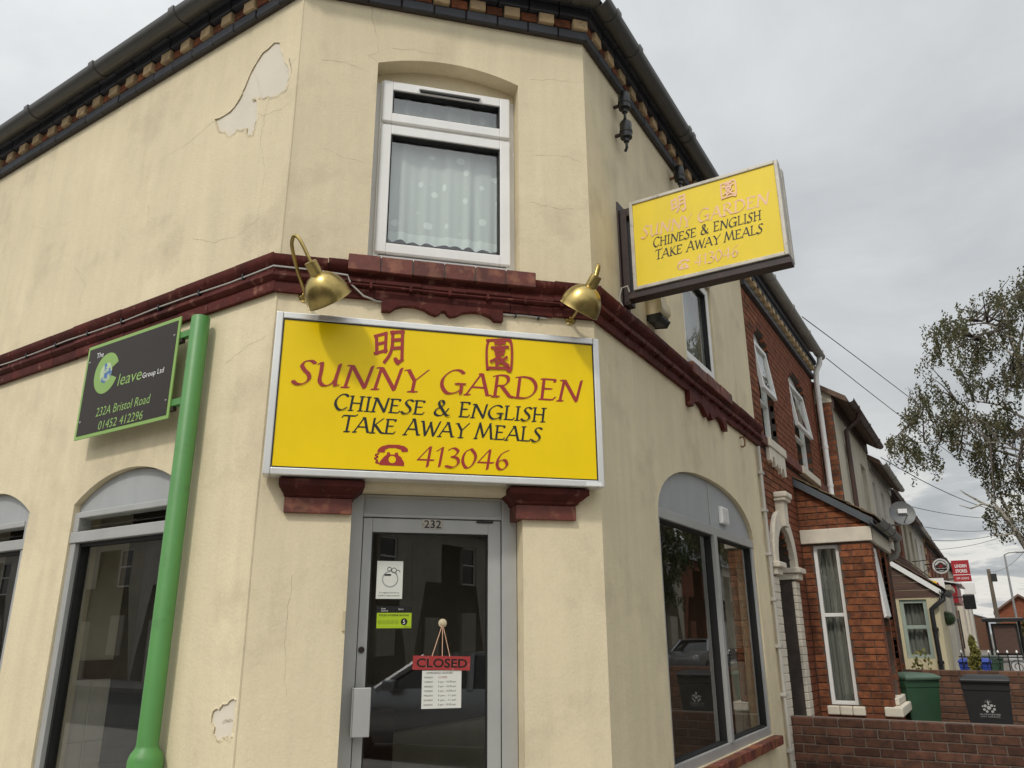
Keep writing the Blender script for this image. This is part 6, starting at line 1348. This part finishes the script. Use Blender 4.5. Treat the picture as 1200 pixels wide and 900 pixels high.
# ------------------------------------------------------------------ across the junction: what the shop glass reflects
def opp_house(label, F, u0, u1, ez, mat, frame='upvc'):
    h = thing('opposite_house', label, 'building', F.p((u0+u1)/2, 0, -2), 'houses across the junction'); W = u1-u0
    wins = [(u0+W*f-.5, u0+W*f+.5, z, z+1.5) for f in (.26, .74) for z in (.9, 3.5)]; wins[2] = (u0+W*.74-.5, u0+W*.74+.5, 3.5, 5.0)
    drs = [(u0+W*.74-.45, u0+W*.74+.45, 0, 2.2)]; wins = [wn_ for wn_ in wins if not (wn_[2] < 1 and abs(wn_[0]-(u0+W*.74-.5)) < .01)]
    holes = [[(a, c), (b, c), (b, d), (a, d)] for a, b, c, d in wins+drs]
    m = MB().slab(F, [(u0, -.15), (u1, -.15), (u1, ez), (u0, ez)], holes, [.15]*len(holes)); m.poly([F.p(u0, -.15), F.p(u0, ez), F.p(u0, ez, -7), F.p(u0, -.15, -7)]); m.poly([F.p(u1, -.15), F.p(u1, ez), F.p(u1, ez, -7), F.p(u1, -.15, -7)]); m.build('wall', mat, h)
    for a, b, c, d in wins: slimwin(h, F, a+.002, b-.002, c+.002, d-.002, c+.8, -.08, frame, gl='carglass', fw_=.06, curt=None)
    for a, b, c, d in drs: pbox('door', 'greypaint', h, F, a, b, c, d, -.14, -.1, 0)
    MB().poly([F.p(u0, ez-.1, .3), F.p(u1, ez-.1, .3), F.p(u1, ez+2.2, -3.5), F.p(u0, ez+2.2, -3.5)]).poly([F.p(u0, ez+2.2, -3.5), F.p(u1, ez+2.2, -3.5), F.p(u1, ez, -7), F.p(u0, ez, -7)]).build('roof', 'slate', h)
FO = Fr((0, -16.2, 0), (-1, 0, 0), (0, 1, 0)); FQ = Fr((12.4, 0, 0), (0, -1, 0), (-1, 0, 0))
for k in range(21): opp_house('terraced house across the main road, seen only reflected in glass', FO, -45+5.2*k, -45+5.2*k+5.18, 5.6, ['crm2', 'crm3', 'redmass', 'crm3', 'crm2'][k % 5])
for k in range(11): opp_house('terraced house across the side road, seen only reflected in glass', FQ, -62+6*k, -62+6*k+5.98, 5.6, ['crm3', 'redmass', 'crm3', 'redmass', 'crm2'][k % 5])
def spread(c, rx, rz, zc):
    def f(rnd, n):
        o = []
        for k in range(n):
            v = Vector((rnd.gauss(0, 1), rnd.gauss(0, 1), rnd.gauss(0, 1))).normalized()*rnd.uniform(.2, 1)**.5; o.append(Vector((c[0]+v.x*rx, c[1]+v.y*rx, zc+v.z*rz)))
        return o
    return f
birch('broad green street tree across the side road, seen only reflected', (9.6, 26, 0), (0, 0), 8.0, spread((9.6, 26), 3.2, 3.2, 6.0), seed=9, nclus=260, mat='leaf2', name='street_tree', leafs=.12)
# parked cars
def car(label, x, y, rz, paint, estate=True):
    t_ = thing('parked_car', label, 'car', (x, y, -.125), 'cars parked behind the viewer'); Mz = Matrix.Translation((x, y, -.125)) @ Matrix.Rotation(rz, 4, 'Z')
    L_ = [(-2.2, .30, .62, .78), (-2.12, .25, .80, .84), (-1.55, .24, .92, .88), (-.95, .24, .97, .89), (.0, .24, .98, .89), (1.5, .24, .99, .88), (2.05, .26, .95, .85), (2.2, .32, .7, .80)]
    m = MB(); n = 8
    for xx, zb, zt, hw_ in L_:
        m.v += [tuple(Mz @ Vector((xx, s*a, z))) for s, a, z in ((-1, hw_*.92, zb), (-1, hw_, zb+.15), (-1, hw_, zt-.18), (-1, hw_*.93, zt), (1, hw_*.93, zt), (1, hw_, zt-.18), (1, hw_, zb+.15), (1, hw_*.92, zb))]
    for k in range(len(L_)-1): m.f += [(8*k+j, 8*k+(j+1) % 8, 8*k+8+(j+1) % 8, 8*k+8+j) for j in range(8)]
    m.f += [tuple(range(7, -1, -1)), tuple(range(8*(len(L_)-1), 8*len(L_)))]; m.build('body', paint, t_, smooth=True)
    C_ = [(-1.05, .96, .80), (-.35, 1.38, .64), (.3, 1.46, .62), (1.3, 1.44, .61), (1.75, 1.38, .60), (2.08, .97, .78)] if estate else [(-1.0, .96, .80), (-.35, 1.40, .62), (.4, 1.46, .60), (1.1, 1.36, .60), (1.7, .98, .74)]
    m = MB(); rf_ = MB()
    for xx, zt, hw_ in C_:
        m.v += [tuple(Mz @ Vector((xx, s*a, z))) for s, a, z in ((-1, .82, .95), (-1, hw_, zt-.04), (-1, hw_-.06, zt-.02), (1, hw_-.06, zt-.02), (1, hw_, zt-.04), (1, .82, .95))]
        rf_.v += [tuple(Mz @ Vector((xx, s*(hw_-.02), zt+d))) for s, d in ((-1, -.04), (-1, 0.012), (1, .012), (1, -.04))]
    k_ = len(C_)
    for k in range(k_-1): m.f += [(6*k+j, 6*k+(j+1) % 6, 6*k+6+(j+1) % 6, 6*k+6+j) for j in range(6)]
    m.build('glasshouse', 'carglass', t_, smooth=True)
    for k in range(1, k_-2): rf_.f += [(4*k+j, 4*k+(j+1) % 4, 4*k+4+(j+1) % 4, 4*k+4+j) for j in range(4)]
    rf_.build('roof', paint, t_, smooth=True)
    for s in (-1, 1):
        for xa, za, xb, zb in ((-1.05, .95, -.35, 1.40), (.45, .95, .4, 1.44), (1.35, .95, 1.3, 1.42)): MB().tube([Mz @ Vector((xa, s*.82, za)), Mz @ Vector((xb, s*.63, zb))], .055, 6).build('pillar', paint, t_)
        for xx in (-1.38, 1.38):
            c = Mz @ Vector((xx, s*.80, .31)); ax = Mz.to_3x3() @ Vector((0, s, 0)); w_ = MB().lathe(c, ax, [(-.1, 0), (-.1, .27), (-.08, .31), (.08, .31), (.1, .27), (.1, .20)], 24).build('wheel', 'tyre', t_, smooth=True); MB().lathe(c, ax, [(.095, .205), (.085, .17), (.06, .06), (.075, .05), (.08, 0)], 20).build('rim', 'galv', w_, smooth=True)
        MB().box(FY(0), 0, .001, 0, .001, 0, .001)
        for xx, mt, hw_ in ((-2.13, 'white', .60), (2.15, 'lampred', .66)): MB().lathe(Mz @ Vector((xx, s*hw_, .72)), Mz.to_3x3() @ Vector((math.copysign(1, xx), 0, 0)), [(-.05, .13), (.04, .11), (.06, 0)], 12).build('headlight' if mt == 'white' else 'tail_light', mt, t_, smooth=True)
        MB().box(Fr(Mz @ Vector((-.75, s*.95, 0)), Mz.to_3x3() @ Vector((1, 0, 0)), Mz.to_3x3() @ Vector((0, s, 0))), -.1, .1, .95, 1.1, -.08, .08).build('mirror', paint, t_, bevel=.03)
car('silver estate car parked behind the viewer, reflected in the door', 6.0, -5.0, R(78), 'carsilver'); car('dark blue car parked along the main road, reflected in the left window', -8.0, -8.45, R(0), 'carblue', False); car('dark blue car parked on the far side of the side road', 9.5, 20, R(90), 'carblue'); car('silver car parked on the far side of the side road', 9.5, 31, R(90), 'carsilver', False)
